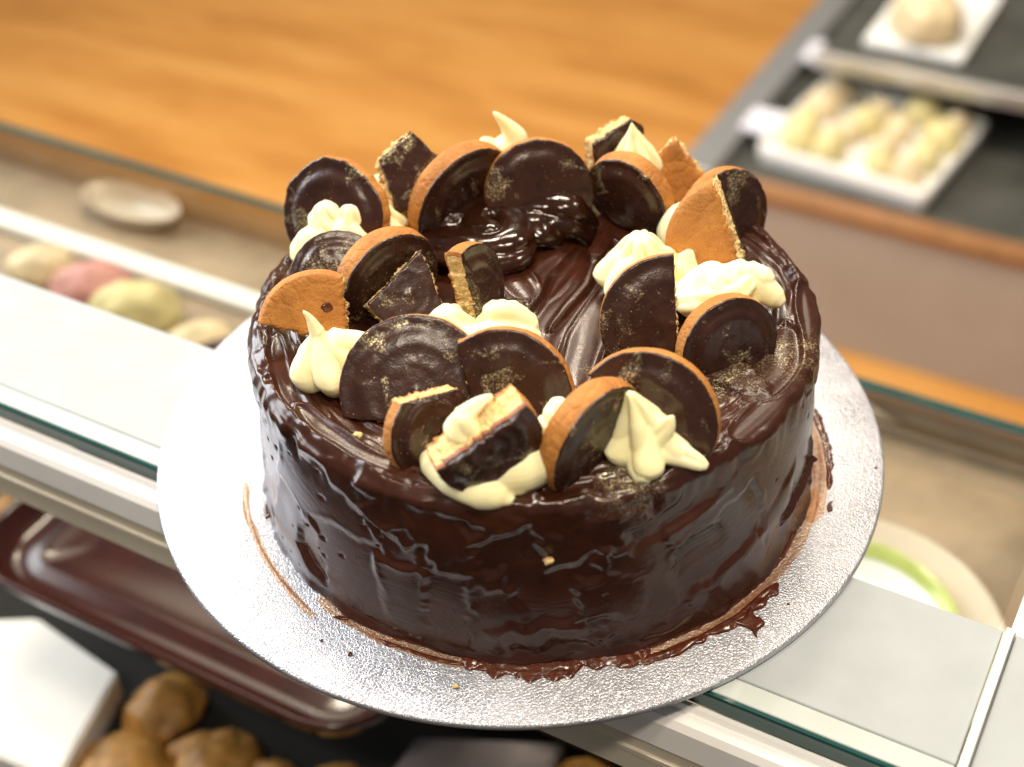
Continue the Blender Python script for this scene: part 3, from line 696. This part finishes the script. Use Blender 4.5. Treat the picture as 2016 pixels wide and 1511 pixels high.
def blot(name, c, pts, h, mat, parent=None):
    """flat irregular drop lying on the board: outline given in mm round c"""
    pts = np.array(pts) / 1000; n = len(pts); m = 8 * n
    q = np.array(spline([*(list(pts) + [pts[0]])], m + 1))[:m]
    v = []; f = []
    for s, z in ((1, 0), (.96, .55), (.8, .9), (.5, 1), (.15, 1)):
        for p in q: v.append((c[0] + p[0] * s, c[1] + p[1] * s, -0.0005 + h * z))
    for a in range(4):
        for k in range(m): f.append((a * m + k, a * m + (k + 1) % m, (a + 1) * m + (k + 1) % m, (a + 1) * m + k))
    f.append(tuple(4 * m + k for k in range(m)))
    return mesh_np(name, v, f, mat, parent)
for c, pts, h in [((0.0815, -0.1114, 0.0000), [(-7, 0), (-2, 3), (1, 8), (2, 3), (4, 2), (5, -1), (2, -4), (1, -7), (-1, -3)], .0012),
                  ((0.1218, -0.0551, 0.0000), [(-1, -2), (1, -1), (1, 2), (2, 4), (0, 3), (-1, 1)], .0008),
                  ((-0.1018, -0.0436, 0.0000), [(-1, -5), (1, -3), (1, 2), (0, 6), (-2, 3), (-2, -1)], .0006),
                  ((-0.0643, -0.1186, 0.0000), [(-1, -.6), (.4, -1), (.8, .4), (-.3, .8)], .0008),
                  ((-0.0752, -0.1118, 0.0000), [(-.6, -.3), (.3, -.5), (.5, .4), (-.3, .5)], .0005),
                  ((-0.0690, -0.1013, -0.0000), [(-3, .5), (0, .8), (3, -.6), (2, -1.2), (-1, -.6)], .0006),
                  ((0.0967, -0.1033, -0.0000), [(-.5, -.5), (.5, -.4), (.4, .5), (-.4, .4)], .0004),
                  ((0.1452, -0.0331, -0.0000), [(-.7, -.5), (.5, -.4), (.4, .6), (-.5, .4)], .0004)]:
    b_ = blot("frosting_splash", (c[0] - CX, c[1] - CY), pts, h, M['smear'], cake)

# ------------------------------------------------------------------ biscuits
def frame(az, el, roll=0.0):
    az, el, roll = (math.radians(v) for v in (az, el, roll))
    N = Vector((math.sin(az) * math.cos(el), -math.cos(az) * math.cos(el), math.sin(el)))
    U = (Vector((0, 0, 1)) - N * N.z).normalized(); R = U.cross(N)
    R2 = R * math.cos(roll) + U * math.sin(roll); U2 = -R * math.sin(roll) + U * math.cos(roll)
    return R2, U2, N
bis_n = 0
def biscuit(label, c, az, el, R=0.026, T=0.009, cuts=(), pc=(0, 0), bite=None, roll=0.0, flip=False, jelly=False, dome=None, jag=0.035, edge=0.010):
    """one broken chocolate-topped sponge biscuit; disc in the local XY plane, chocolate towards +Z"""
    global bis_n
    bis_n += 1; sd = bis_n * 7.31
    if dome is None: dome = 0.0008 + 0.0012 * ((bis_n * 0.618) % 1)
    if T == 0.009 and not (abs(az) > 30 and abs(az) < 60): T = 0.0072
    NPH = 220; KR = 16; KW = 9
    ph = np.linspace(0, 2 * math.pi, NPH, endpoint=False)
    fx = -1 if flip else 1
    pc = np.array([pc[0] * fx, pc[1]])
    dx, dy = np.cos(ph), np.sin(ph)
    bq = pc[0] * dx + pc[1] * dy
    rho = -bq + np.sqrt(np.maximum(bq * bq - (pc @ pc - 1), 0)); rho = rho * (1 + edge * pn(dx * 2.5, dy * 2.5, sd) + edge * .5 * pn(dx * 9, dy * 9, sd))
    brk = np.zeros(NPH)
    for (p, q) in cuts:
        p = np.array([p[0] * fx, p[1]]); q = np.array([q[0] * fx, q[1]]); d = q - p; nn = np.array([-d[1], d[0]]) / np.hypot(*d)
        if nn @ (pc - p) > 0: nn = -nn
        den = dx * nn[0] + dy * nn[1]; dist = nn @ (p - pc)
        t = np.where(den > 1e-4, dist / np.maximum(den, 1e-4), 99)
        along = (pc[0] + dx * t) * d[0] + (pc[1] + dy * t) * d[1]
        t = t * (1 + 0) + np.where(t < 3, jag * pn(along * 3.5, sd, p[0]) + jag * .5 * pn(along * 9, sd, p[1]) + jag * .12 * pn(along * 30, sd, 2.0), 0)
        m = t < rho; rho = np.where(m, t, rho); brk = np.where(m, 1.0, brk)
    if bite:
        bc = np.array([bite[0] * fx, bite[1]]) - pc; br = bite[2]
        bb = bc[0] * dx + bc[1] * dy; disc = bb * bb - (bc @ bc - br * br)
        t = np.where((disc > 0) & (bb > 0), bb - np.sqrt(np.maximum(disc, 0)), 99)
        t = t + np.where(t < 3, jag * pn(ph * 5, sd, 1.0) + jag * .6 * pn(ph * 15, sd, 4.0), 0)
        m = t < rho; rho = np.where(m, t, rho); brk = np.where(m, 1.0, brk)
    rho = np.maximum(rho, 0.04)
    out = pc[None] + np.stack([dx * rho, dy * rho], -1)
    brks = brk * 0.5 + 0.25 * np.roll(brk, 1) + 0.25 * np.roll(brk, -1)
    Rt, Up, N = frame(az, el, roll)
    root = empty("biscuit_piece"); root.matrix_world = Matrix([[Rt[i], Up[i], N[i], c[i]] for i in range(3)] + [[0, 0, 0, 1]])
    def prof_in(t):  # rounded sponge edge: inset as a fraction, t 0 top .. 1 bottom
        return 0.015 + 0.02 * (1 - min(t / .25, 1)) ** 2 + 0.085 * max(0, (t - .45) / .55) ** 2.2
    # ---- sponge base: a ring on top, the wall, the underside
    V_, mi = [], []
    rings = []
    def ring(s, z, jit=0.0, tcoord=0.0):
        P = pc[None] + (out - pc) * np.asarray(s).reshape(-1, 1)
        rr = np.hypot(P[:, 0], P[:, 1])
        zz = np.broadcast_to(z, (NPH,)).astype(float).copy()
        if jit:
            nrm = (out - pc) / np.maximum(np.hypot(*(out - pc).T), 1e-6)[:, None]
            j = jit * brks * (pn(P[:, 0] * 7, P[:, 1] * 7, tcoord * 5 + sd) + .7 * pn(P[:, 0] * 18, P[:, 1] * 18, tcoord * 12 + sd))
            P = P + nrm * j[:, None]
        zz = zz + 0.0007 * pn(P[:, 0] * 1.1, P[:, 1] * 1.1, sd + 40)
        rings.append(len(V_)); V_.extend(np.c_[P * R, zz].tolist()); return rr
    ring(np.full(NPH, .70), 0.0); ring(np.full(NPH, .90), 0.00005); ring(1 - 0.035 * (1 - brks), 0.0)
    for t in np.linspace(0, 1, KW):
        ring(1 - prof_in(t) * (1 - brks) - 0.004 * brks, -T * (0.03 + 0.97 * t) , 0.075, t)
    for s in (.86, .7, .5, .3, .12):
        P = pc[None] + (out - pc) * s
        ring(np.full(NPH, s) * (1 - .1 * (1 - brks) * (s / .86)), -T * 1.0 - 0.0006 * (1 - np.clip(np.hypot(P[:, 0], P[:, 1]), 0, 1) ** 2) + 0.00025 * pn(P[:, 0] * 4, P[:, 1] * 4, sd))
    f = []
    for a in range(len(rings) - 1):
        crumbrow = 2 <= a < 2 + KW
        for k in range(NPH):
            k2 = (k + 1) % NPH
            f.append((rings[a] + k2, rings[a] + k, rings[a + 1] + k, rings[a + 1] + k2))
            mi.append(1 if crumbrow and brk[k] > .5 and brk[k2] > .5 and a < 1 + KW else (1 if a < 2 else 0))
    f.append(tuple(rings[-1] + k for k in range(NPH - 1, -1, -1))); mi.append(0)
    mesh_np("sponge_base", V_, [tuple(reversed(q)) for q in f], [M['crust'], M['crumb']], root, True, mi)
    # ---- chocolate coating
    V_, f, rings2 = [], [], []
    z_edge = 0.0011
    def zc(rr, P):
        d = dome * sstep(.84, .66, rr) + 0.00022 * np.exp(-((rr - .60) / .04) ** 2) + 0.00016 * np.exp(-((rr - .36) / .04) ** 2)
        return z_edge + d + 0.00018 * pn(P[:, 0] * 5, P[:, 1] * 5, sd + 3) + 0.0005 * np.exp(-((P[:, 0] - .05) ** 2 + P[:, 1] ** 2) / .004)
    for s, kz in ((.955, -0.25), (.972, .35), (.968, .75), (.950, .95)):
        sv = s * (1 - brks) + (1.0 if kz < .9 else .99) * brks + 0.014 * pn(dx * 7, dy * 7, sd + 9) * (1 - brks)
        P = pc[None] + (out - pc) * sv[:, None]; rr = np.hypot(P[:, 0], P[:, 1])
        zz = np.where(brk > .5, zc(rr, P) * max(kz, 0) - 0.00005, z_edge * kz)
        zz = zz + 0.0007 * pn(P[:, 0] * 1.1, P[:, 1] * 1.1, sd + 40)
        rings2.append(len(V_)); V_.extend(np.c_[P * R, zz].tolist())
    for s in np.linspace(.925, .06, KR):
        P = pc[None] + (out - pc) * s; rr = np.hypot(P[:, 0], P[:, 1])
        rings2.append(len(V_)); V_.extend(np.c_[P * R, zc(rr, P) + 0.0007 * pn(P[:, 0] * 1.1, P[:, 1] * 1.1, sd + 40)].tolist())
    for a in range(len(rings2) - 1):
        for k in range(NPH):
            k2 = (k + 1) % NPH; f.append((rings2[a] + k, rings2[a] + k2, rings2[a + 1] + k2, rings2[a + 1] + k))
    f.append(tuple(rings2[-1] + k for k in range(NPH)))
    mesh_np("chocolate_coating", V_, f, M['choc'], root)
    if jelly:
        V_, f = [], []
        for z in (-0.0012, -0.0004, 0.0002, 0.0006):
            sv = np.where(brk > .5, 1.035 + .02 * pn(dx * 12, dy * 12, sd), .7)
            P = pc[None] + (out - pc) * sv[:, None]; V_.extend(np.c_[P * R, np.full(NPH, z)].tolist())
        for a in range(3):
            for k in range(NPH):
                k2 = (k + 1) % NPH
                if brk[k] > .5 and brk[k2] > .5: f.append((a * NPH + k, a * NPH + k2, (a + 1) * NPH + k2, (a + 1) * NPH + k))
        if f: mesh_np("orange_jelly", V_, f, M['jelly'], root)
    tag(root, label, "biscuit", "broken biscuits on the cake")
    return root

biscuit("gold dusted chocolate biscuit standing at far left rim above the large cream rosette", (-0.0716, 0.0324, 0.0880), -30, 24, R=.0245, edge=.045)
biscuit("small dark biscuit chunk with torn pale left edge, behind the cake at upper left", (-0.0390, 0.0462, 0.1000), 24, 34, R=.025, cuts=[((-.42,-1),(-.5,1)),((-.6,.25),(.15,.62)),((.12,.66),(.60,-.15)),((-.5,-.55),(.6,-.6))], pc=(0,0), jelly=True, jag=.06)
biscuit("biscuit with wide orange sponge edge left of the large dark round one at the back", (-0.0179, 0.0438, 0.0860), 38, -8, R=.0258)
biscuit("large dark round biscuit facing forward at the back centre behind the swirl", (0.0122, 0.0414, 0.0900), 3, 22, R=.0228, dome=.0012)
biscuit("small broken biscuit with pale edges behind the pointed cream star at upper right", (0.0437, 0.0622, 0.0880), 30, 8, R=.022, cuts=[((-.35,-1),(-.45,1)),((-.5,.62),(.8,.95)),((.75,1),(.7,-1))], pc=(.1,0), T=.006)
biscuit("tilted biscuit with shiny dark oval face and orange upper edge right of the swirl", (0.0474, 0.0366, 0.0890), -38, -8, R=.0195, T=.008)
biscuit("orange sponge wedge with pointed tip at the upper right", (0.0737, 0.0584, 0.0780), 174, -20, R=.0235, cuts=[((-.22,1.0),(.55,.05)),((-1.0,.15),(-.15,1.05))], pc=(-.2,.1), flip=True, jag=.015)
biscuit("big broken sponge half with long pale crumb edge on the right", (0.0887, 0.0010, 0.0870), 152, -18, R=.0300, cuts=[((-.50,.90),(.48,-.87))], pc=(-.4,-.1), flip=True, jag=.02)
biscuit("dark biscuit behind the big sponge half at the far right rim", (0.0879, 0.0309, 0.0820), 30, 15, R=.0205)
biscuit("dark half biscuit with straight vertical broken right edge, right of centre", (0.0560, -0.0420, 0.0850), -5, 30, R=.0258, cuts=[((.03,1),(.14,-.7))], pc=(-.35,0), jag=.02)
biscuit("gold dusted biscuit with orange top edge below the cream on the right rim", (0.0768, -0.0512, 0.0800), 22, 14, R=.0200)
biscuit("bitten crescent biscuit curving round the cream star at front right", (0.0419, -0.0917, 0.0820), -20, 22, R=.0255, bite=(-.58,-.20,.66), pc=(.42,.36), jelly=True)
biscuit("biscuit with wide orange edge on its left, in front beside the cream star", (0.0258, -0.1009, 0.0820), 43, -3, R=.0222)
biscuit("largest dark biscuit lying back at front left, broken along its bottom", (-0.0363, -0.0693, 0.0810), -6, 40, R=.0275, cuts=[((-1,-.36),(1,-.50))], pc=(0,.2), dome=.0010)
biscuit("dark biscuit with orange edge on its right, behind the crumbly piece at front centre", (-0.0054, -0.0764, 0.0820), -14, 26, R=.0252, cuts=[((-.75,.75),(-.45,.05)),((-.5,.1),(-.2,-.9))], pc=(.2,.1))
biscuit("small dark wedge with orange left edge in front of the largest biscuit", (-0.0301, -0.0915, 0.0820), 40, 16, R=.0172, T=.006, cuts=[((-.9,.98),(.9,.50))], pc=(0,-.1))
biscuit("crumbly broken biscuit lying in the cream at the front, pale inside facing up", (-0.0103, -0.1138, 0.0940), 20, 2, R=.0188, T=.0125, roll=26, cuts=[((-1,.26),(1,.30))], pc=(0,-.3), jelly=True, jag=.07)
spotted = biscuit("orange sponge quarter with a dark spot at the left rim", (-0.0738, -0.0279, 0.0790), 188, -25, R=.0225, cuts=[((-.85,.22),(0,-.10)),((.5,1),(.46,-1))], pc=(0,.4), flip=True)
biscuit("gold dusted dark biscuit leaning back below the left cream rosette", (-0.0684, 0.0012, 0.0800), -8, 42, R=.0198)
biscuit("biscuit with wide orange edge in the left row, beside the gold shard", (-0.0471, -0.0057, 0.0820), 36, -3, R=.0222)
biscuit("gold dusted flat chocolate shard with pointed corners left of centre", (-0.0407, -0.0161, 0.0840), 10, 42, R=.025, T=.005, cuts=[((-.64,-.08),(.31,.64)),((.31,.66),(.52,-.3)),((-.64,-.06),(-.25,-.6)),((-.5,-.55),(.6,-.6))], pc=(.1,0), dome=.0006)
biscuit("upright broken biscuit with pale crumb column standing in cream at the centre", (-0.0156, -0.0268, 0.0860), 62, 8, R=.0235, cuts=[((-.05,1),(.05,-1))], pc=(.4,0), jag=.08)

bm = bmesh.new(); bmesh.ops.create_icosphere(bm, subdivisions=3, radius=1.0)
for v in bm.verts:
    k_ = 1 + .3 * float(pn(v.co.x * 2, v.co.y * 2, 3.3)); v.co = (v.co.x * .0021 * k_ - .0045, v.co.y * .0019 * k_ + .0085, v.co.z * .0006 - .0076)
me = bpy.data.meshes.new("chocolate_spot"); bm.to_mesh(me); bm.free(); me.materials.append(M['smear'])
sp = bpy.data.objects.new("chocolate_spot", me); COL.objects.link(sp); sp.parent = spotted

# ------------------------------------------------------------------ cream
def ros_verts(c, r, h, n=6, tw=0.7, dep=0.30, bend=(0, 0), ph0=0.0, tip=0.10, m=96, k=34):
    t = np.linspace(0, 1, k); ph = np.linspace(0, 2 * math.pi, m, endpoint=False)
    rp = np.where(t < .22, .86 + .14 * np.sin(t / .22 * math.pi / 2), 1 - sstep(.15, 1.0, t) * (1 - tip) + .06 * np.sin(t * math.pi)) * np.sqrt(np.clip(1.02 - t ** 14, 0, 1))
    v = []
    for a, q in zip(t, rp):
        fl = 1 - dep * (1 - a * .2) + dep * np.abs(np.cos(n * (ph + ph0 + tw * a * 2) / 2)) ** 0.75
        rr = r * q * fl
        v.append(np.c_[c[0] + rr * np.cos(ph) + bend[0] * a ** 2, c[1] + rr * np.sin(ph) + bend[1] * a ** 2, np.full(m, c[2] + h * a)])
    v = np.concatenate(v); f = []
    for i in range(k - 1):
        for j in range(m): f.append((i * m + j, i * m + (j + 1) % m, (i + 1) * m + (j + 1) % m, (i + 1) * m + j))
    f.append(tuple(range(m - 1, -1, -1))); f.append(tuple((k - 1) * m + j for j in range(m)))
    return v, f
def chain_verts(pts, rads, m=24, flat=1.0, flute=0, dep=0.2):
    pts = np.array(pts, float); n = 30
    tt = np.linspace(0, len(pts) - 1, n)
    cat = lambda A, v: (lambda i, f: 0.5 * (2 * A[i] + (A[min(i+1,len(A)-1)] - A[max(i-1,0)]) * f + (2*A[max(i-1,0)] - 5*A[i] + 4*A[min(i+1,len(A)-1)] - A[min(i+2,len(A)-1)]) * f*f + (3*A[i] - A[max(i-1,0)] - 3*A[min(i+1,len(A)-1)] + A[min(i+2,len(A)-1)]) * f**3))(min(int(v), len(A)-2), v - min(int(v), len(A)-2))
    P = np.array([cat(pts, v) for v in tt]); Q = np.maximum(np.interp(tt, range(len(rads)), rads), 2e-4)
    P = np.r_[[P[0] - (P[1] - P[0]) / np.linalg.norm(P[1] - P[0]) * Q[0] * .7], P, [P[-1] + (P[-1] - P[-2]) / np.linalg.norm(P[-1] - P[-2]) * Q[-1] * .7]]
    Q = np.r_[Q[0] * .45, Q, Q[-1] * .45]
    T = np.gradient(P, axis=0); T /= np.linalg.norm(T, axis=1)[:, None]
    v = []; ph = np.linspace(0, 2 * math.pi, m, endpoint=False)
    fl = (1 - dep + dep * np.abs(np.cos(flute * ph / 2)) ** .75) if flute else np.ones(m)
    ref = np.array([0, 0, 1.0]) if abs(T[0][2]) < .8 else np.array([0, 1.0, 0])
    for p, q, t in zip(P, Q, T):
        s = np.cross(t, ref); s /= np.linalg.norm(s) + 1e-9; w = np.cross(s, t)
        v.append(p + q * fl[:, None] * (np.cos(ph)[:, None] * s + flat * np.sin(ph)[:, None] * w))
    v = np.concatenate(v); f = []
    for i in range(len(P) - 1):
        for j in range(m): f.append((i * m + j, i * m + (j + 1) % m, (i + 1) * m + (j + 1) % m, (i + 1) * m + j))
    f.append(tuple(range(m - 1, -1, -1))); f.append(tuple((len(P) - 1) * m + j for j in range(m)))
    return v, f
def cream(label, prims, voxel=0.00045, smooth=1):
    bm_v, bm_f = [], []
    for v, f in prims:
        o = len(bm_v); bm_v.extend(np.asarray(v).tolist()); bm_f.extend([tuple(i + o for i in q) for q in f])
    bm_v = np.array(bm_v); org = np.array([bm_v[:, 0].mean(), bm_v[:, 1].mean(), bm_v[:, 2].min()])
    me = bpy.data.meshes.new("tmp"); me.from_pydata((bm_v - org).tolist(), [], bm_f); me.update()
    bm = bmesh.new(); bm.from_mesh(me); bmesh.ops.recalc_face_normals(bm, faces=bm.faces[:]); bm.to_mesh(me); bm.free()
    t = bpy.data.objects.new("tmp", me); COL.objects.link(t)
    r = t.modifiers.new("r", 'REMESH'); r.mode = 'VOXEL'; r.voxel_size = voxel; r.use_smooth_shade = True
    s = t.modifiers.new("s", 'SMOOTH'); s.iterations = smooth; s.factor = 0.5
    dg = bpy.context.evaluated_depsgraph_get(); dg.update()
    m2 = bpy.data.meshes.new_from_object(t.evaluated_get(dg)); bpy.data.objects.remove(t)
    m2.materials.clear(); m2.materials.append(M['cream'])
    co = np.empty(len(m2.vertices) * 3); m2.vertices.foreach_get("co", co); co = co.reshape(-1, 3)
    d = 0.00035 * pn(co[:, 0] * 140 + org[0] * 900, co[:, 1] * 140, co[:, 2] * 140)
    nr = np.empty(len(m2.vertices) * 3); m2.vertices.foreach_get("normal", nr)
    m2.vertices.foreach_set("co", (co + nr.reshape(-1, 3) * d[:, None]).ravel())
    m2.polygons.foreach_set("use_smooth", np.full(len(m2.polygons), True)); m2.update()
    o = bpy.data.objects.new("cream_dollop", m2); COL.objects.link(o); o.location = org
    tag(o, label, "cream", "cream dollops on the cake"); return o
def at_(c, dx, dy, dz): return (c[0] + dx / 1000, c[1] + dy / 1000, c[2] + dz / 1000)
def Rz(c, r, h, dx=0, dy=0, dz=0, n=6, tw=.7, dep=.30, bend=(0, 0), ph0=0.0, tip=.10):
    return ros_verts(at_(c, dx, dy, dz), r / 1000, h / 1000, n, tw, dep, (bend[0] / 1000, bend[1] / 1000), ph0, tip)
def Ch(c, pts, rads, **k): return chain_verts([at_(c, *p) for p in pts], [q / 1000 for q in rads], **k)

c = (-0.0651, 0.0300, 0.0740)
cream("large pale cream rosette at the left rim between two dark biscuits", [Rz(c, 19, 18, n=8, dep=.34, tip=.5), Rz(c, 13, 23, 3, 0, 0, n=7, dep=.36, tip=.4), Rz(c, 11, 17, 14, 2, 2, n=6, dep=.34, tip=.4), Rz(c, 10, 13, -15, -5, 1, n=6, dep=.34, tip=.45), Rz(c, 9, 11, -8, 2, 11, n=6, dep=.34, tip=.45)])
c = (-0.0480, 0.0554, 0.0770)
cream("small cream dollop under the dark chunk at the upper left", [Rz(c, 10, 17, n=5, dep=.3, tip=.2), Ch(c, [(-8, 0, 12), (0, 0, 12), (7, -1, 6)], [3.5, 4.5, 3.5])])
c = (-0.0017, 0.0776, 0.0800)
cream("white cream peak with a curled pointed tip at the very back of the cake", [Rz(c, 10, 13, n=6, tip=.5), Ch(c, [(2, 0, 9), (4.5, 0, 15), (2, 0, 21.5), (-3.5, 0, 28)], [8, 6.0, 3.2, .5]), Ch(c, [(-3, 0, 7), (-6.5, 0, 12), (-8, 0, 14)], [5.5, 4.0, 2.8])])
c = (0.0530, 0.0599, 0.0840)
cream("pointed fluted cream star between two biscuits at upper right", [Rz(c, 12, 27, n=7, tw=.25, dep=.32, tip=.07, bend=(-2, 0))])
c = (0.0689, 0.0243, 0.0750)
cream("small smooth cream blob left of the big sponge half", [Rz(c, 10, 18, n=5, tw=1.1, tip=.5), Ch(c, [(-3, -3, 3), (-4, -3, 10), (0, -2, 16)], [6, 6, 5])])
c = (0.0507, -0.0012, 0.0740)
cream("scalloped cream rosette right of the smooth chocolate sweep", [Rz(c, 19, 15, n=8, dep=.40, tw=.2, tip=.55), Rz(c, 14, 21, -1, 3, 0, n=8, dep=.40, tw=.2, tip=.42), Rz(c, 8, 13, 16, 4, 0, n=5, tip=.3, bend=(3, 0)), Rz(c, 7, 8, 19, -6, 0, n=5, tip=.3)])
c = (0.0785, -0.0206, 0.0760)
cream("thick swirled cream at the right rim in front of the big sponge half", [Rz(c, 16, 17, -2, 1, n=5, tw=1.1, dep=.36, tip=.45), Ch(c, [(-14, -2, 3), (-7, -6, 7), (2, -6, 9), (9, -2, 12)], [5.5, 6, 5.5, 4], flute=5, dep=.25), Ch(c, [(5, 4, 11), (13, 1, 9), (20, -4, 5)], [7, 6, 4]), Ch(c, [(10, 3, 13), (16, 0, 12)], [5, 4])])
c = (-0.0677, -0.0511, 0.0740)
cream("fluted cream kiss with thin pointed tip at the left rim", [Rz(c, 14.5, 23, n=5, dep=.36, tw=.3, tip=.05, bend=(-4, 2)), Ch(c, [(2, 3, 12), (10, 5, 10), (18, 6, 9)], [6.5, 5.5, 3.6]), Ch(c, [(-3, 2, 19), (-5.0, 3, 24.5), (-7.0, 3, 28)], [3.0, 1.3, .35])])
c = (-0.0144, -0.0391, 0.0740)
cream("pale cream mound round the upright broken biscuit at the centre", [Rz(c, 12, 18, -10, 3, n=6, tip=.45), Rz(c, 13, 16, 11, 6, n=6, dep=.3, tip=.45), Ch(c, [(-12, -3, 5), (0, -4, 7), (10, -2, 7), (20, 0, 5)], [7, 7, 7, 5]), Ch(c, [(6, 4, 14), (14, 4, 13), (20, 3, 7)], [5, 4.5, 4])])
c = (-0.0072, -0.1048, 0.0740)
cream("long smear of cream slipping over the front rim under the crumbly biscuit", [
    Ch(c, [(-22, 4, 3), (-14, -4, 3), (-4, -10, 2), (2, -13, 0.5)], [6, 8, 8, 3.5], flat=.8), Ch(c, [(-6, -2, 4), (6, -4, 5), (15, 2, 7), (19, 9, 11)], [8, 8.5, 8.5, 7]),
    Ch(c, [(4, -8, 2), (12, -3, 4), (17, 4, 6)], [5, 6, 6]), Ch(c, [(14, 4, 9), (20, 6, 14), (20, 8, 20)], [7, 7.5, 5])])
c = (-0.0183, -0.1076, 0.0980)
cream("glossy cream blob on top of the crumbly front biscuit", [Rz(c, 6.5, 10, 0, 0, -4, n=4, tw=.8, tip=.5, dep=.2), Ch(c, [(0, 1, 3), (5, 4, 5.5), (9, 6, 6.5)], [4, 2.8, 1.4], flute=4)])
c = (0.0429, -0.0985, 0.0740)
cream("star shaped cream with two points and a tail at the front right", [Rz(c, 15, 17, n=5, dep=.50, tw=.18, tip=.30, ph0=.35), Rz(c, 11, 27, -1, 1, 0, n=5, dep=.45, tw=.2, tip=.22, ph0=.35, bend=(-6, 0)), Ch(c, [(1, -2, 9), (5, -3, 15), (7, -4, 20)], [6.5, 4, .7], flute=3, dep=.35),
      Ch(c, [(3, -3, 6), (11, -6, 4), (17, -9, 2.5)], [6.5, 4.5, 2.6], flute=4, dep=.25), Ch(c, [(-2, -4, 5), (-3, -11, 1.5)], [7, 5], flute=4, dep=.2)], smooth=2)

# glossy ribbon of ganache folded over itself behind the centre
def ribbon(name, specs, voxel=0.0006, smooth=4):
    o = cream("x", [chain_verts(spline3(p), r, flat=fl_) for p, r, fl_ in specs], voxel, smooth)
    o.name = name
    for k in ("label", "category", "group"): del o[k]
    o.data.materials.clear(); o.data.materials.append(M['gloss']); o.location = (o.location.x - CX, o.location.y - CY, o.location.z); o.parent = cake
    return o
spline3 = lambda p: p
ribbon("frosting_swirl", [
    ([(-0.0355, 0.0301, 0.0780), (-0.0240, 0.0263, 0.0800), (-0.0106, 0.0196, 0.0810), (0.0002, 0.0217, 0.0820), (0.0026, 0.0317, 0.0830), (-0.0040, 0.0405, 0.0840), (-0.0124, 0.0381, 0.0840), (-0.0135, 0.0299, 0.0840), (-0.0078, 0.0250, 0.0850)], [.0050, .0075, .0080, .0080, .0072, .0066, .0060, .0055, .0050], .55),
    ([(-0.0381, 0.0223, 0.0760), (-0.0241, 0.0181, 0.0770), (-0.0089, 0.0135, 0.0770), (0.0013, 0.0163, 0.0770), (0.0057, 0.0254, 0.0780)], [.004, .0070, .0085, .0075, .0050], .6),
    ([(-0.0324, 0.0351, 0.0800), (-0.0219, 0.0399, 0.0820), (-0.0103, 0.0464, 0.0830), (0.0023, 0.0454, 0.0840)], [.005, .0080, .0085, .0070], .6),
    ([(-0.0209, 0.0276, 0.0790), (-0.0065, 0.0258, 0.0800)], [.008, .008], .6),
], smooth=6)
ribbon("frosting_fold", [
    ([(0.0022, 0.0416, 0.0840), (0.0148, 0.0414, 0.0850), (0.0261, 0.0383, 0.0840), (0.0358, 0.0415, 0.0720)], [.0065, .0085, .0080, .0030], .7),
    ([(0.0052, 0.0384, 0.0810), (0.0122, 0.0308, 0.0790), (0.0195, 0.0354, 0.0680)], [.0075, .0095, .0040], .65),
    ([(0.0115, 0.0391, 0.0810), (0.0238, 0.0363, 0.0790), (0.0344, 0.0370, 0.0680)], [.0085, .0095, .0040], .65),
], smooth=6)

# ------------------------------------------------------------------ crumbs
def crumb(label, c, r):
    bm = bmesh.new(); bmesh.ops.create_icosphere(bm, subdivisions=3, radius=r)
    k = random.Random(label).random() * 60
    for v in bm.verts:
        q = v.co / r; s = 1 + .45 * float(pn(q.x * 1.6 + k, q.y * 1.6, q.z * 1.6)) + .3 * float(pn(q.x * 4 + k, q.y * 4, q.z * 4))
        v.co = v.co * s; v.co.z *= .7; v.co.x *= 1.3
    me = bpy.data.meshes.new("biscuit_crumb"); bm.to_mesh(me); bm.free(); me.materials.append(M['crumb'])
    me.polygons.foreach_set("use_smooth", [True] * len(me.polygons))
    o = bpy.data.objects.new("biscuit_crumb", me); COL.objects.link(o); o.location = c
    tag(o, label, "crumb", "loose biscuit crumbs")
for lab, c, r in [("pale crumb on the frosting left of the largest biscuit", (-0.0559, -0.0840, 0.0745), .0013), ("golden crumb stuck to the front side of the cake", (0.0078, -0.1255, 0.0523), .0014),
                  ("tiny orange crumb on the silver board at the front", (-0.0261, -0.1350, 0.0000), .0009), ("tiny golden crumb beside the frosting edge on the board", (-0.0191, -0.1246, 0.0000), .0008)]:
    crumb(lab, c, r)
